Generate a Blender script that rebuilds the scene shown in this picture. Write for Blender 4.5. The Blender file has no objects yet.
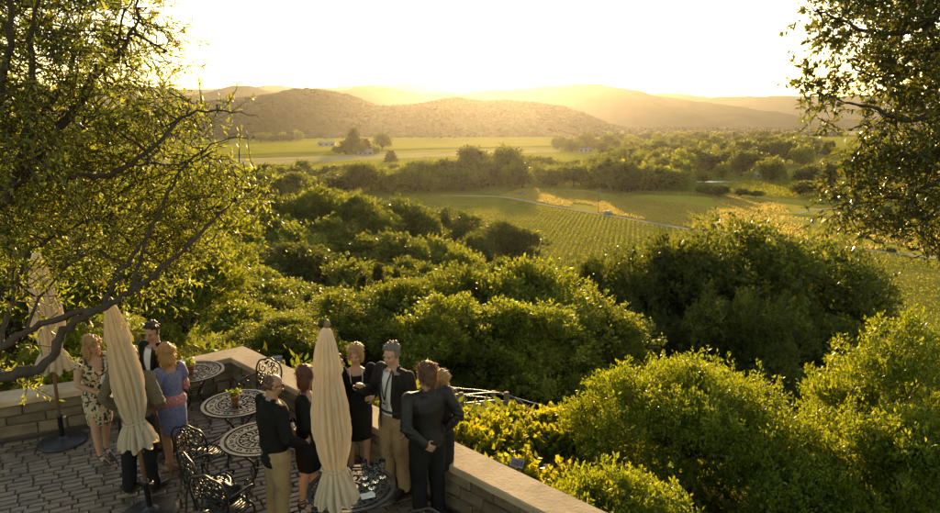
import bpy, bmesh, math, random
import numpy as np
from mathutils import Vector, Matrix, noise

# ---------------------------------------------------------------- camera, sky, sun, exposure
sc = bpy.context.scene
COL = sc.collection
CAM_H = 4.25
PITCH = math.atan(136/660)
cam_d = bpy.data.cameras.new('camera'); cam = bpy.data.objects.new('camera', cam_d); COL.objects.link(cam)
cam.location = (0, 0, CAM_H)
cam.rotation_euler = (math.pi/2 - PITCH, 0, 0)
cam_d.sensor_width = 36; cam_d.lens = 36*660/940
cam_d.clip_start = 0.05; cam_d.clip_end = 40000
sc.camera = cam

SUN_EL = math.radians(8.0); SUN_AZ = math.radians(1.6)        # azimuth to the right of straight ahead (+Y)
w = bpy.data.worlds.new('World'); sc.world = w; w.use_nodes = True
nt = w.node_tree; nt.nodes.clear()
sky = nt.nodes.new('ShaderNodeTexSky'); sky.sky_type = 'NISHITA'; sky.sun_disc = False
sky.sun_elevation = SUN_EL; sky.sun_rotation = SUN_AZ; sky.altitude = 60; sky.air_density = 1.0; sky.dust_density = 0.8; sky.ozone_density = 0.3
bg = nt.nodes.new('ShaderNodeBackground'); bg.inputs['Strength'].default_value = 0.15
wo = nt.nodes.new('ShaderNodeOutputWorld')
nt.links.new(sky.outputs[0], bg.inputs[0]); nt.links.new(bg.outputs[0], wo.inputs[0])
sd = bpy.data.lights.new('sun', 'SUN'); sd.energy = 5.0; sd.angle = math.radians(0.6); sd.color = (1.0, 0.71, 0.38)
sun = bpy.data.objects.new('sun', sd); COL.objects.link(sun)
sdir = Vector((math.sin(SUN_AZ)*math.cos(SUN_EL), math.cos(SUN_AZ)*math.cos(SUN_EL), math.sin(SUN_EL)))
sun.rotation_euler = sdir.to_track_quat('Z', 'Y').to_euler()
sun.location = (10, 200, 60)
vs = sc.view_settings; vs.view_transform = 'Standard'; vs.look = 'None'; vs.gamma = 1; vs.use_curve_mapping = False; vs.exposure = 1.22
vs.use_white_balance = True; vs.white_balance_temperature = 7600; vs.white_balance_tint = 10
HAZE_DENSITY = 2.6e-5; HAZE_G = 0.77
cy = sc.cycles
cy.max_bounces = 6; cy.diffuse_bounces = 3; cy.glossy_bounces = 3; cy.transmission_bounces = 4; cy.transparent_max_bounces = 8; cy.volume_bounces = 0
cy.sample_clamp_indirect = 6.0
try: cy.use_denoising = True
except Exception: pass

# ---------------------------------------------------------------- helpers
TH = 513/2
def ray(px, py):
    x = (px-470)/660; y = -(py-256.5)/660
    return Vector((x, math.cos(PITCH)+y*math.sin(PITCH), -math.sin(PITCH)+y*math.cos(PITCH)))
def onz(px, py, z=0.0):                       # where a sight line meets a level plane
    d = ray(px, py); return Vector((0, 0, CAM_H)) + d*((z-CAM_H)/d.z)
def ony(px, py, Y):                           # ... or stands Y metres away
    d = ray(px, py); return Vector((0, 0, CAM_H)) + d*(Y/d.y)
def proj(p):
    x, y, z = p[0], p[1], p[2]-CAM_H
    zz = y*math.cos(PITCH) - z*math.sin(PITCH)
    if zz <= 0.01: return None
    return (470+660*x/zz, 256.5-660*(y*math.sin(PITCH)+z*math.cos(PITCH))/zz)

def tag(o, label=None, cat=None, group=None, kind=None):
    if label: o['label'] = label
    if cat: o['category'] = cat
    if group: o['group'] = group
    if kind: o['kind'] = kind
    return o
def empty(name, loc=(0,0,0), rz=0, label=None, cat=None, group=None):
    o = bpy.data.objects.new(name, None); COL.objects.link(o)
    o.location = loc; o.rotation_euler = (0, 0, rz); o.empty_display_size = .2
    return tag(o, label, cat, group)
def link(name, me, mat=None, parent=None, loc=None, rot=None):
    o = bpy.data.objects.new(name, me); COL.objects.link(o)
    if mat is not None and len(me.materials) == 0: me.materials.append(mat)
    if parent is not None: o.parent = parent
    if loc is not None: o.location = loc
    if rot is not None: o.rotation_euler = rot
    return o
def mesh_np(name, V, Fq, smooth=False):
    """V (n,3), Fq (m,3|4) index arrays -> mesh"""
    me = bpy.data.meshes.new(name)
    V = np.asarray(V, np.float32); Fq = np.asarray(Fq, np.int32)
    m, k = Fq.shape
    me.vertices.add(len(V)); me.vertices.foreach_set('co', V.ravel())
    me.loops.add(m*k); me.loops.foreach_set('vertex_index', Fq.ravel())
    me.polygons.add(m); me.polygons.foreach_set('loop_start', np.arange(0, m*k, k, dtype=np.int32))
    me.update(calc_edges=True)
    if smooth: me.polygons.foreach_set('use_smooth', np.ones(m, bool))
    me.validate()
    return me
def copy_tree(o, parent=None):
    c = o.copy(); COL.objects.link(c)
    if parent is not None: c.parent = parent
    for ch in list(o.children): copy_tree(ch, c)
    return c

class MB:
    """collects shapes for one mesh"""
    def __init__(s): s.v = []; s.f = []
    def add(s, vs, fs):
        b = len(s.v); s.v += [tuple(p) for p in vs]; s.f += [tuple(i+b for i in f) for f in fs]
    def box(s, c, size, rz=0, M=None, bev=0):
        hx, hy, hz = size[0]/2, size[1]/2, size[2]/2
        vs = [Vector((x*hx, y*hy, z*hz)) for z in (-1, 1) for y in (-1, 1) for x in (-1, 1)]
        R = M if M else Matrix.Rotation(rz, 3, 'Z')
        vs = [R @ p + Vector(c) for p in vs]
        s.add(vs, [(0,2,3,1),(4,5,7,6),(0,1,5,4),(2,6,7,3),(0,4,6,2),(1,3,7,5)])
    def loft(s, rings, cap=True, close=False):
        n = len(rings[0]); vs = [p for r in rings for p in r]; fs = []
        for i in range(len(rings)-1):
            for j in range(n):
                a = i*n+j; b = i*n+(j+1) % n
                fs.append((a, b, b+n, a+n))
        if close:
            i = len(rings)-1
            for j in range(n): fs.append((i*n+j, i*n+(j+1) % n, (j+1) % n, j))
        elif cap:
            fs.append(tuple(range(n-1, -1, -1))); k = (len(rings)-1)*n; fs.append(tuple(range(k, k+n)))
        s.add(vs, fs)
    def tube(s, pts, rads, n=8, cap=True, closed=False):
        pts = [Vector(p) for p in pts]
        if not hasattr(rads, '__len__'): rads = [rads]*len(pts)
        rings = []; m = len(pts); prev = None
        for i, p in enumerate(pts):
            if closed: t = pts[(i+1) % m] - pts[i-1]
            else: t = pts[min(i+1, m-1)] - pts[max(i-1, 0)]
            if t.length < 1e-9: t = Vector((0, 0, 1))
            t.normalize()
            if prev is None:
                a = Vector((0, 0, 1)) if abs(t.z) < .9 else Vector((1, 0, 0))
                u = t.cross(a).normalized()
            else:
                u = prev - t*prev.dot(t)
                if u.length < 1e-6: u = t.orthogonal()
                u.normalize()
            prev = u; v = t.cross(u)
            rings.append([p + (u*math.cos(2*math.pi*k/n) + v*math.sin(2*math.pi*k/n))*rads[i] for k in range(n)])
        s.loft(rings, cap=cap and not closed, close=closed)
    def capsule(s, pts, rads, n=12):
        """tube with rounded ends"""
        pts = [Vector(p) for p in pts]; rads = list(rads) if hasattr(rads, '__len__') else [rads]*len(pts)
        t0 = (pts[0]-pts[1]).normalized(); t1 = (pts[-1]-pts[-2]).normalized()
        r0, r1 = rads[0], rads[-1]
        a = [(pts[0]+t0*r0*math.sin(q), r0*math.cos(q)) for q in (1.45, .95, .45)]
        b = [(pts[-1]+t1*r1*math.sin(q), r1*math.cos(q)) for q in (.45, .95, 1.45)]
        P = [x[0] for x in a]+pts+[x[0] for x in b]; R = [x[1] for x in a]+rads+[x[1] for x in b]
        s.tube(P, R, n)
    def ell(s, c, r, M=None, n=14, m=9):
        c = Vector(c); rings = []
        for i in range(m):
            th = -math.pi/2 + math.pi*(i+.5)/m if 0 < i < m-1 else (-math.pi/2+.12 if i == 0 else math.pi/2-.12)
            ring = []
            for j in range(n):
                ph = 2*math.pi*j/n
                p = Vector((r[0]*math.cos(th)*math.cos(ph), r[1]*math.cos(th)*math.sin(ph), r[2]*math.sin(th)))
                if M: p = M @ p
                ring.append(c+p)
            rings.append(ring)
        s.loft(rings)
    def lathe(s, prof, c=(0,0,0), n=24):
        c = Vector(c)
        s.loft([[c+Vector((r*math.cos(2*math.pi*j/n), r*math.sin(2*math.pi*j/n), z)) for j in range(n)] for r, z in prof])
    def mesh(s, name='m', smooth=True):
        me = bpy.data.meshes.new(name); me.from_pydata(s.v, [], s.f)
        if smooth: me.polygons.foreach_set('use_smooth', np.ones(len(me.polygons), bool))
        me.update(); return me
    def build(s, name, mat, parent=None, smooth=True, loc=None, rot=None):
        return link(name, s.mesh(name, smooth), mat, parent, loc, rot)

# ---------------------------------------------------------------- materials
def nodes(name):
    m = bpy.data.materials.new(name); m.use_nodes = True
    t = m.node_tree; return m, t, t.nodes['Principled BSDF']
def ramp_cols(t, fac, cols, pos=None):
    r = t.nodes.new('ShaderNodeValToRGB'); e = r.color_ramp.elements
    n = len(cols)
    while len(e) < n: e.new(.5)
    for i, c in enumerate(cols):
        e[i].position = pos[i] if pos else i/(n-1); e[i].color = (*c, 1)
    t.links.new(fac, r.inputs[0]); return r.outputs[0]
def tex_noise(t, scale, detail=4, rough=.6, coord='Object', mapping=None):
    tc = t.nodes.new('ShaderNodeTexCoord'); n = t.nodes.new('ShaderNodeTexNoise')
    n.inputs['Scale'].default_value = scale; n.inputs['Detail'].default_value = detail; n.inputs['Roughness'].default_value = rough
    if mapping:
        mp = t.nodes.new('ShaderNodeMapping'); mp.inputs['Scale'].default_value = mapping
        t.links.new(tc.outputs[coord], mp.inputs[0]); t.links.new(mp.outputs[0], n.inputs['Vector'])
    else: t.links.new(tc.outputs[coord], n.inputs['Vector'])
    return n
def surf(name, cols, scale=4, rough=.7, bump=0.0, bscale=None, metallic=0, spec=.5, coord='Object', bdist=.01, mapping=None, sheen=0, per_object=0.0, trans=0.0, tcol=None):
    m, t, b = nodes(name)
    n = tex_noise(t, scale, coord=coord, mapping=mapping)
    c = ramp_cols(t, n.outputs['Fac'], cols, [.3 + .4*i/(len(cols)-1) for i in range(len(cols))])
    if per_object:
        oi = t.nodes.new('ShaderNodeObjectInfo'); hs = t.nodes.new('ShaderNodeHueSaturation')
        mr = t.nodes.new('ShaderNodeMapRange'); mr.inputs[3].default_value = 1-per_object; mr.inputs[4].default_value = 1+per_object
        t.links.new(oi.outputs['Random'], mr.inputs[0]); t.links.new(mr.outputs[0], hs.inputs['Value']); t.links.new(c, hs.inputs['Color']); c = hs.outputs[0]
    t.links.new(c, b.inputs['Base Color'])
    b.inputs['Roughness'].default_value = rough; b.inputs['Metallic'].default_value = metallic; b.inputs['Specular IOR Level'].default_value = spec
    if sheen: b.inputs['Sheen Weight'].default_value = sheen
    if bump:
        n2 = tex_noise(t, bscale or scale*4, coord=coord, detail=6, mapping=mapping)
        bp = t.nodes.new('ShaderNodeBump'); bp.inputs['Strength'].default_value = bump; bp.inputs['Distance'].default_value = bdist
        t.links.new(n2.outputs['Fac'], bp.inputs['Height']); t.links.new(bp.outputs[0], b.inputs['Normal'])
    if trans:
        o = t.nodes['Material Output']; tr = t.nodes.new('ShaderNodeBsdfTranslucent'); mx = t.nodes.new('ShaderNodeMixShader')
        if tcol: tr.inputs[0].default_value = (*tcol, 1)
        else: t.links.new(c, tr.inputs[0])
        mx.inputs[0].default_value = trans
        t.links.new(b.outputs[0], mx.inputs[1]); t.links.new(tr.outputs[0], mx.inputs[2]); t.links.new(mx.outputs[0], o.inputs['Surface'])
    return m
def leaf_mat(name, cols, tcols, trans=.42, rough=.42, spec=.4, big=None):
    """colour varies leaf by leaf"""
    m, t, b = nodes(name)
    g = t.nodes.new('ShaderNodeNewGeometry'); rnd = g.outputs['Random Per Island']
    c = ramp_cols(t, rnd, cols); tc = ramp_cols(t, rnd, tcols)
    if big:
        oi = t.nodes.new('ShaderNodeObjectInfo'); mr = t.nodes.new('ShaderNodeMapRange'); mr.inputs[3].default_value = 1-big; mr.inputs[4].default_value = 1+big
        t.links.new(oi.outputs['Random'], mr.inputs[0])
        out = []
        for q in (c, tc):
            hs = t.nodes.new('ShaderNodeHueSaturation'); t.links.new(mr.outputs[0], hs.inputs['Value']); t.links.new(q, hs.inputs['Color']); out.append(hs.outputs[0])
        c, tc = out
    t.links.new(c, b.inputs['Base Color']); b.inputs['Roughness'].default_value = rough; b.inputs['Specular IOR Level'].default_value = spec
    tr = t.nodes.new('ShaderNodeBsdfTranslucent'); t.links.new(tc, tr.inputs[0])
    mx = t.nodes.new('ShaderNodeMixShader'); mx.inputs[0].default_value = trans
    t.links.new(b.outputs[0], mx.inputs[1]); t.links.new(tr.outputs[0], mx.inputs[2])
    t.links.new(mx.outputs[0], t.nodes['Material Output'].inputs['Surface'])
    return m

M = {}
M['ground'] = surf('hill_soil', [(.022,.026,.008),(.04,.042,.014),(.065,.058,.022)], .3, .9, .4, 2.0, bdist=.3, spec=0)
M['valley'] = surf('valley_grass', [(.11,.125,.02),(.18,.18,.03),(.25,.22,.05)], .012, .9, .3, .6, bdist=.3, spec=0)
M['field_soil'] = surf('vineyard_soil', [(.17,.175,.03),(.22,.205,.04),(.26,.225,.055)], .06, .9, .3, 1.2, bdist=.2, spec=0)
M['field_grass'] = surf('meadow_grass', [(.30,.28,.035),(.38,.33,.05),(.44,.37,.09)], .03, .9, .4, 1.0, bdist=.3, spec=0)
M['field_green'] = surf('far_vineyard_green', [(.26,.25,.02),(.34,.30,.035)], .015, .9, .3, .5, bdist=.5, spec=0)
M['field_straw'] = surf('dry_straw', [(.34,.28,.12),(.45,.37,.17),(.3,.27,.1)], .02, .9, .3, .5, bdist=.4, spec=0)
M['dirt'] = surf('dirt_track', [(.34,.29,.18),(.45,.39,.26)], .15, .9, spec=0)
M['hill_wood'] = leaf_mat('hill_woodland', [(.046,.056,.022),(.052,.06,.024),(.056,.064,.025)], [(.06,.075,.02),(.07,.08,.02)], .1, .8, .1)
M['hill_ground'] = surf('hill_ground', [(.046,.054,.022),(.06,.062,.028)], .01, .95, spec=0)
M['far_hill'] = surf('far_range', [(.06,.07,.04),(.1,.095,.055)], .004, .95, .6, .01, bdist=20, spec=0)
M['bark'] = surf('bark', [(.035,.028,.02),(.075,.058,.04)], 9, .9, .7, 30, mapping=(1,1,.3))
M['bark_olive'] = surf('olive_bark', [(.04,.028,.018),(.085,.06,.038)], 12, .9, 1.0, 26, bdist=.02)
M['leaf_olive'] = leaf_mat('olive_leaf', [(.07,.085,.018),(.10,.115,.025),(.13,.13,.03),(.13,.11,.03)], [(.33,.42,.04),(.44,.48,.05),(.5,.46,.06)], .54, .4)
M['leaf_oak_near'] = leaf_mat('live_oak_leaf', [(.03,.045,.012),(.055,.07,.018),(.075,.08,.02)], [(.15,.19,.02),(.26,.27,.03),(.3,.25,.03)], .4, .32, .5)
M['leaf_shrub'] = leaf_mat('shrub_leaf', [(.05,.09,.010),(.08,.125,.014),(.11,.14,.016)], [(.25,.33,.016),(.36,.41,.02),(.44,.42,.025)], .48, .4)
M['leaf_oak'] = leaf_mat('oak_canopy', [(.038,.052,.011),(.06,.076,.014),(.085,.092,.018)], [(.14,.185,.016),(.20,.232,.021),(.26,.25,.026)], .46, .5, .3, big=.25)
M['leaf_bright'] = leaf_mat('young_tree_leaf', [(.06,.082,.013),(.09,.11,.018),(.12,.12,.022)], [(.23,.295,.022),(.31,.35,.028),(.38,.355,.033)], .49, .5, .3, big=.2)
M['leaf_vine'] = leaf_mat('grape_leaf', [(.07,.12,.012),(.10,.15,.015),(.15,.16,.02)], [(.40,.46,.02),(.54,.52,.03),(.64,.5,.03)], .5, .45)
M['leaf_row'] = leaf_mat('vine_row_leaf', [(.12,.14,.018),(.16,.16,.022)], [(.36,.36,.02),(.44,.40,.03)], .4, .7, .1)
M['leaf_meadow'] = leaf_mat('meadow_blade', [(.22,.19,.05),(.3,.25,.07)], [(.55,.46,.10),(.65,.5,.14)], .5, .8, .1)
M['leaf_pot'] = leaf_mat('pot_plant_leaf', [(.05,.10,.02),(.1,.15,.03)], [(.3,.42,.03),(.45,.5,.05)], .45, .4)
M['leaf_conifer'] = leaf_mat('conifer_needle', [(.03,.045,.012),(.06,.065,.02)], [(.14,.16,.02),(.22,.2,.03)], .35, .6, .2)
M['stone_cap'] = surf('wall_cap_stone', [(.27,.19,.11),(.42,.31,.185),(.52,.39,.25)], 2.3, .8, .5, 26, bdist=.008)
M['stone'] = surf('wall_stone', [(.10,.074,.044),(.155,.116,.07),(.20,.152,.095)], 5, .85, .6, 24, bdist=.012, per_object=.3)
M['mortar'] = surf('mortar', [(.085,.064,.04),(.125,.095,.06)], 20, .95, .5, 60, bdist=.005)
M['paver'] = surf('paver_stone', [(.10,.068,.042),(.155,.108,.066),(.21,.15,.095)], 9, .4, .55, 35, bdist=.006, per_object=.35, spec=.55)
M['joint'] = surf('joint_sand', [(.045,.037,.025),(.075,.06,.04)], 25, .95, .5, 80, bdist=.004)
M['iron'] = surf('dark_cast_metal', [(.03,.028,.026),(.05,.047,.042)], 30, .38, .25, 120, metallic=.6, bdist=.002)
M['table_metal'] = surf('weathered_table_metal', [(.05,.05,.048),(.10,.097,.09)], 14, .42, .3, 90, metallic=.75, bdist=.002)
M['canvas'] = surf('umbrella_canvas', [(.60,.53,.41),(.68,.60,.47)], 6, .85, .25, 300, bdist=.001, trans=.48, tcol=(.68,.58,.40))
M['canvas_tie'] = surf('umbrella_tie', [(.40,.33,.23),(.46,.38,.27)], 30, .9)
M['pole_wood'] = surf('umbrella_pole_wood', [(.16,.09,.045),(.25,.15,.08)], 12, .5, .2, 60, mapping=(1,1,.08))
M['base_metal'] = surf('umbrella_base_metal', [(.022,.022,.023),(.04,.04,.042)], 12, .42, .3, 60, metallic=.3, bdist=.003)
M['brass'] = surf('pale_metal', [(.45,.40,.30),(.55,.5,.4)], 30, .3, metallic=.9)
M['terracotta'] = surf('terracotta', [(.32,.12,.05),(.42,.17,.08)], 12, .8, .3, 60, bdist=.003)
M['post'] = surf('weathered_post', [(.16,.12,.07),(.26,.2,.12)], 8, .9, .5, 30, mapping=(1,1,.2))
M['wire'] = surf('wire_metal', [(.3,.28,.25),(.4,.38,.34)], 30, .35, metallic=.9)
M['plaque'] = surf('plaque_grey', [(.23,.25,.27),(.32,.34,.36)], 20, .35)
M['plaque_dark'] = surf('plaque_print', [(.03,.035,.04),(.05,.055,.06)], 20, .4)
M['white_wall'] = surf('white_building', [(.26,.24,.21),(.32,.30,.27)], .4, .8)
M['roof'] = surf('grey_roof', [(.2,.18,.16),(.28,.25,.22)], .8, .8)
M['glass_dark'] = surf('window_glass', [(.02,.025,.03),(.04,.045,.05)], 2, .1)
M['skin'] = surf('skin', [(.42,.24,.15),(.48,.28,.18)], 30, .5, trans=.06, tcol=(.7,.25,.1))
M['skin_tan'] = surf('skin_tanned', [(.34,.18,.105),(.40,.22,.13)], 30, .5, trans=.06, tcol=(.7,.25,.1))
M['eye'] = surf('eye', [(.03,.022,.018),(.05,.035,.03)], 60, .2)
M['lip'] = surf('lip', [(.28,.09,.07),(.33,.11,.085)], 60, .5)
M['black_cloth'] = surf('black_cloth', [(.008,.0075,.007),(.013,.012,.011)], 14, .85, .3, 220, bdist=.002, spec=.15)
M['dark_suit'] = surf('dark_suit', [(.009,.008,.0075),(.015,.014,.012)], 14, .8, .3, 220, bdist=.002, spec=.15)
M['blazer'] = surf('charcoal_blazer', [(.018,.0165,.015),(.027,.025,.022)], 14, .8, .3, 220, bdist=.002, spec=.15)
M['leather'] = surf('black_leather', [(.007,.007,.007),(.013,.0125,.012)], 8, .5, .6, 40, bdist=.006, spec=.35)
M['khaki'] = surf('khaki_cotton', [(.26,.18,.09),(.34,.24,.13)], 9, .85, .3, 160, bdist=.002, spec=.15)
M['brown_trousers'] = surf('brown_trousers', [(.06,.04,.025),(.09,.06,.035)], 9, .85, .3, 160, bdist=.002, spec=.15)
M['olive_jacket'] = surf('olive_tweed', [(.10,.085,.055),(.16,.135,.09)], 40, .9, .3, 200, bdist=.002, spec=.15)
M['dark_trousers'] = surf('dark_trousers', [(.009,.009,.0095),(.015,.0148,.015)], 9, .85, .3, 160, bdist=.002, spec=.15)
M['white_shirt'] = surf('white_shirt', [(.68,.66,.62),(.76,.74,.7)], 9, .8, .2, 160, bdist=.002, trans=.1)
M['blue_shirt'] = surf('blue_shirt', [(.22,.28,.38),(.27,.34,.45)], 9, .8)
M['shoe'] = surf('shoe_leather', [(.012,.011,.01),(.025,.022,.018)], 20, .35)
M['sandal'] = surf('brown_sandal', [(.16,.08,.035),(.22,.11,.05)], 20, .5)
M['lanyard'] = surf('lanyard', [(.012,.012,.014),(.02,.02,.024)], 40, .7)
M['badge'] = surf('badge_card', [(.3,.3,.3),(.4,.4,.4)], 60, .4)
M['pearl'] = surf('pale_beads', [(.6,.58,.52),(.7,.68,.62)], 60, .25)
M['paper'] = surf('paper', [(.66,.64,.6),(.74,.72,.68)], 40, .8)
def hair_mat(name, cols, tc): return surf(name, cols, 40, .42, .6, 160, bdist=.004, mapping=(1,1,.15), trans=.3, tcol=tc)
M['hair_blond'] = hair_mat('blond_hair', [(.30,.19,.07),(.45,.30,.13)], (.75,.48,.16))
M['hair_auburn'] = hair_mat('auburn_hair', [(.06,.026,.011),(.12,.052,.02)], (.5,.2,.06))
M['hair_dark'] = hair_mat('dark_hair', [(.018,.013,.01),(.035,.025,.018)], (.2,.1,.05))
M['hair_brown'] = hair_mat('brown_hair', [(.07,.04,.02),(.13,.08,.04)], (.6,.3,.1))
M['hair_grey'] = hair_mat('grey_hair', [(.13,.12,.105),(.22,.2,.18)], (.4,.32,.22))
def glass_mat():
    m, t, b = nodes('wine_glass'); b.inputs['Base Color'].default_value = (.95,.95,.92,1)
    b.inputs['Transmission Weight'].default_value = 1; b.inputs['Roughness'].default_value = .02; b.inputs['IOR'].default_value = 1.45
    return m
M['glass'] = glass_mat()
def print_mat(name, stops, scale, coord='Object', detail=2):
    m, t, b = nodes(name); n = tex_noise(t, scale, detail=detail, coord=coord, rough=.5)
    c = ramp_cols(t, n.outputs['Fac'], [s[1] for s in stops], [s[0] for s in stops])
    for nd in t.nodes:
        if nd.type == 'VALTORGB': nd.color_ramp.interpolation = 'CONSTANT'
    t.links.new(c, b.inputs['Base Color']); b.inputs['Roughness'].default_value = .8
    return m
M['floral'] = print_mat('floral_print', [(0,(.03,.025,.02)),(.47,(.50,.42,.27)),(.56,(.30,.2,.1)),(.6,(.55,.47,.32))], 26)
M['blue_print'] = print_mat('blue_print', [(0,(.085,.11,.24)),(.42,(.12,.14,.29)),(.52,(.24,.19,.17)),(.58,(.09,.12,.27))], 34)
M['shawl'] = print_mat('shawl_print', [(0,(.36,.09,.09)),(.42,(.45,.2,.16)),(.52,(.3,.08,.14)),(.6,(.5,.3,.22))], 26)
# ---------------------------------------------------------------- terrain and valley
VZ = -34.0
def terrain_h(x, y):
    u = y + .6*x
    t = min(max((u-11.5)/165, 0), 1)
    h = -1.25 - 32.75*(1-(1-t)**2.5)
    h += 7*math.exp(-((x+70)/48)**2 - ((y-115)/65)**2)*min(1, max(0, (y-20)/60))
    if t < 1: h += .35*noise.noise(Vector((x*.09, y*.09, 0)))*min(1, max(0, (u-14)/20))*(1-t)
    k = min(1, max(0, (y-140)/250))
    h = h*(1-k) + min(h, VZ+1)*k if y > 140 else h
    if y > 390: h = VZ
    return max(h, VZ)
def build_terrain():
    ys = [-40, -20, -8]+[i*1.6 for i in range(0, 40)]+[66+i*6 for i in range(0, 60)]+[430+i*40 for i in range(15)]+[1100, 1500, 2200, 3500, 5000, 6900]
    us = np.concatenate([-np.geomspace(1.05, .015, 46), [0], np.geomspace(.015, 1.05, 46)])
    V = []; 
    for y in ys:
        ww = max(y, 0)*1.0 + 45
        for u in us:
            x = u*ww; V.append((x, y, terrain_h(x, y)))
    n = len(us); Fq = [(i*n+j, i*n+j+1, (i+1)*n+j+1, (i+1)*n+j) for i in range(len(ys)-1) for j in range(n-1)]
    me = mesh_np('terrain', V, Fq, True)
    me.materials.append(M['ground']); me.materials.append(M['valley'])
    for p in me.polygons:
        if p.center.z < VZ+.8: p.material_index = 1
    o = link('terrain', me); tag(o, 'grassy hillside falling away to the flat valley floor', 'terrain', kind='structure')
build_terrain()

def pip(x, y, poly):
    c = False; n = len(poly); j = n-1
    for i in range(n):
        xi, yi = poly[i]; xj, yj = poly[j]
        if (yi > y) != (yj > y) and x < (xj-xi)*(y-yi)/(yj-yi)+xi: c = not c
        j = i
    return c
def sheet(name, poly, z, mat, label, cat):
    bm = bmesh.new(); vs = [bm.verts.new((x, y, z)) for x, y in poly]; bm.faces.new(vs); bmesh.ops.triangulate(bm, faces=bm.faces)
    bmesh.ops.recalc_face_normals(bm, faces=bm.faces)
    me = bpy.data.meshes.new(name); bm.to_mesh(me); bm.free()
    if me.polygons[0].normal.z < 0: me.flip_normals()
    return tag(link(name, me, mat), label, cat, kind='structure')
def pxpoly(pts, z=VZ): return [tuple(onz(a, b, z)[:2]) for a, b in pts]

rng0 = np.random.default_rng(5)
VINE1 = [(-44,352),(12,329),(52,268),(79,225),(103,204),(130,178),(200,120),(160,90),(85,100),(40,135),(10,165),(-28,280)]
sheet('vineyard_field', VINE1, VZ+.05, M['field_soil'], 'large pale vineyard below the dirt track', 'field')
MEADOW = pxpoly([(500,196),(520,189),(600,190),(690,193),(760,200),(840,212),(985,240),(985,262),(940,258),(800,241),(700,230),(600,213)])
sheet('meadow', MEADOW, VZ+.05, M['field_grass'], 'golden grass meadow above the dirt track', 'field')
VINE2 = pxpoly([(690,190),(735,181),(800,178),(850,186),(800,199)])
sheet('vineyard_field', VINE2, VZ+.05, M['field_green'], 'small green vineyard in front of the right-hand wood', 'field')
VINE3 = pxpoly([(150,165),(420,150),(620,146.5),(620,166),(420,172),(250,172)])
sheet('far_field', VINE3, VZ+.05, M['field_green'], 'yellow-green far field behind the centre tree belt', 'field')
sheet('far_field', pxpoly([(150,160.5),(300,157),(430,152.5),(560,149.5),(560,152),(430,157),(300,163),(150,168)]), VZ+.1, M['field_straw'], 'straw-coloured strip of dry grass across the far valley', 'field')
sheet('far_field', pxpoly([(60,141),(420,137),(640,136),(640,144),(420,148),(250,154),(60,156)]), VZ+.15, M['field_green'], 'far green vineyard at the foot of the wooded hill', 'field')
sheet('far_field', pxpoly([(790,137),(1100,137),(1100,158),(840,156)]), VZ+.1, M['field_green'], 'far green field at the right edge behind the oak branch', 'field')
sheet('far_field', pxpoly([(700,131.5),(1000,131),(1000,135),(700,134.5)]), VZ+.1, M['field_straw'], 'thin pale field near the foot of the right-hand range', 'field')

def vine_rows(poly, z, spacing, step, ang, nq, name, label, mat, seed, size=.55, hmax=1.3):
    rng = np.random.default_rng(seed)
    c, s = math.cos(ang), math.sin(ang)
    P = np.array(poly); U = P[:, 0]*c+P[:, 1]*s; W = -P[:, 0]*s+P[:, 1]*c
    pts = []
    for wv in np.arange(W.min(), W.max(), spacing):
        for uv in np.arange(U.min(), U.max(), step):
            x, y = uv*c-wv*s, uv*s+wv*c
            if pip(x, y, poly) and noise.noise(Vector((x*.07, y*.07, seed)))+.5*noise.noise(Vector((x*.6, y*.6, seed))) > -.42: pts.append((x, y))
    pts = np.repeat(np.array(pts), nq, 0); n = len(pts)
    C = np.column_stack([pts+rng.normal(0, .26, (n, 2)), z+rng.uniform(.3, hmax, n)])
    C[:, :2] += rng.normal(0, .25, (n, 2))*[c, s]
    return leaves_obj(name, C, rng, np.full(n, size)*rng.uniform(.6, 1.3, n), .75, mat, None, None, label)
def leaf_arrays(C, A, N, L, wr, fold=.15):
    """C centres of the leaf bases, A axis, N rough normal, L length, wr width ratio -> rhombic folded leaves"""
    S = np.cross(A, N); S /= (np.linalg.norm(S, axis=1, keepdims=True)+1e-9)
    Nn = np.cross(S, A); L = L[:, None]
    p0 = C; p2 = C+A*L; mid = C+A*L*.48+Nn*L*fold*wr
    p1 = mid+S*L*wr*.5; p3 = mid-S*L*wr*.5
    V = np.stack([p0, p1, p2, p3], 1).reshape(-1, 3)
    F4 = np.arange(len(C)*4).reshape(-1, 4)
    return V, F4
def unit(a): return a/(np.linalg.norm(a, axis=1, keepdims=True)+1e-9)
def leaves_obj(name, C, rng, L, wr, mat, parent=None, A=None, label=None):
    n = len(C)
    if A is None: A = unit(rng.normal(0, 1, (n, 3)))
    N = unit(rng.normal(0, 1, (n, 3)))
    V, F4 = leaf_arrays(C, A, N, L, wr)
    o = link(name, mesh_np(name, V, F4), mat, parent)
    if label: tag(o, label, 'vines', kind='stuff')
    return o
vine_rows(VINE1, VZ, 1.7, .7, math.radians(76), 3, 'vine_rows', 'rows of low vines across the large near vineyard', M['leaf_row'], 1, .40, .95)
vine_rows(VINE2, VZ, 3.2, 1.4, math.radians(40), 4, 'vine_rows', 'rows of vines in the small vineyard before the right-hand wood', M['leaf_row'], 2, .9)
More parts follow.
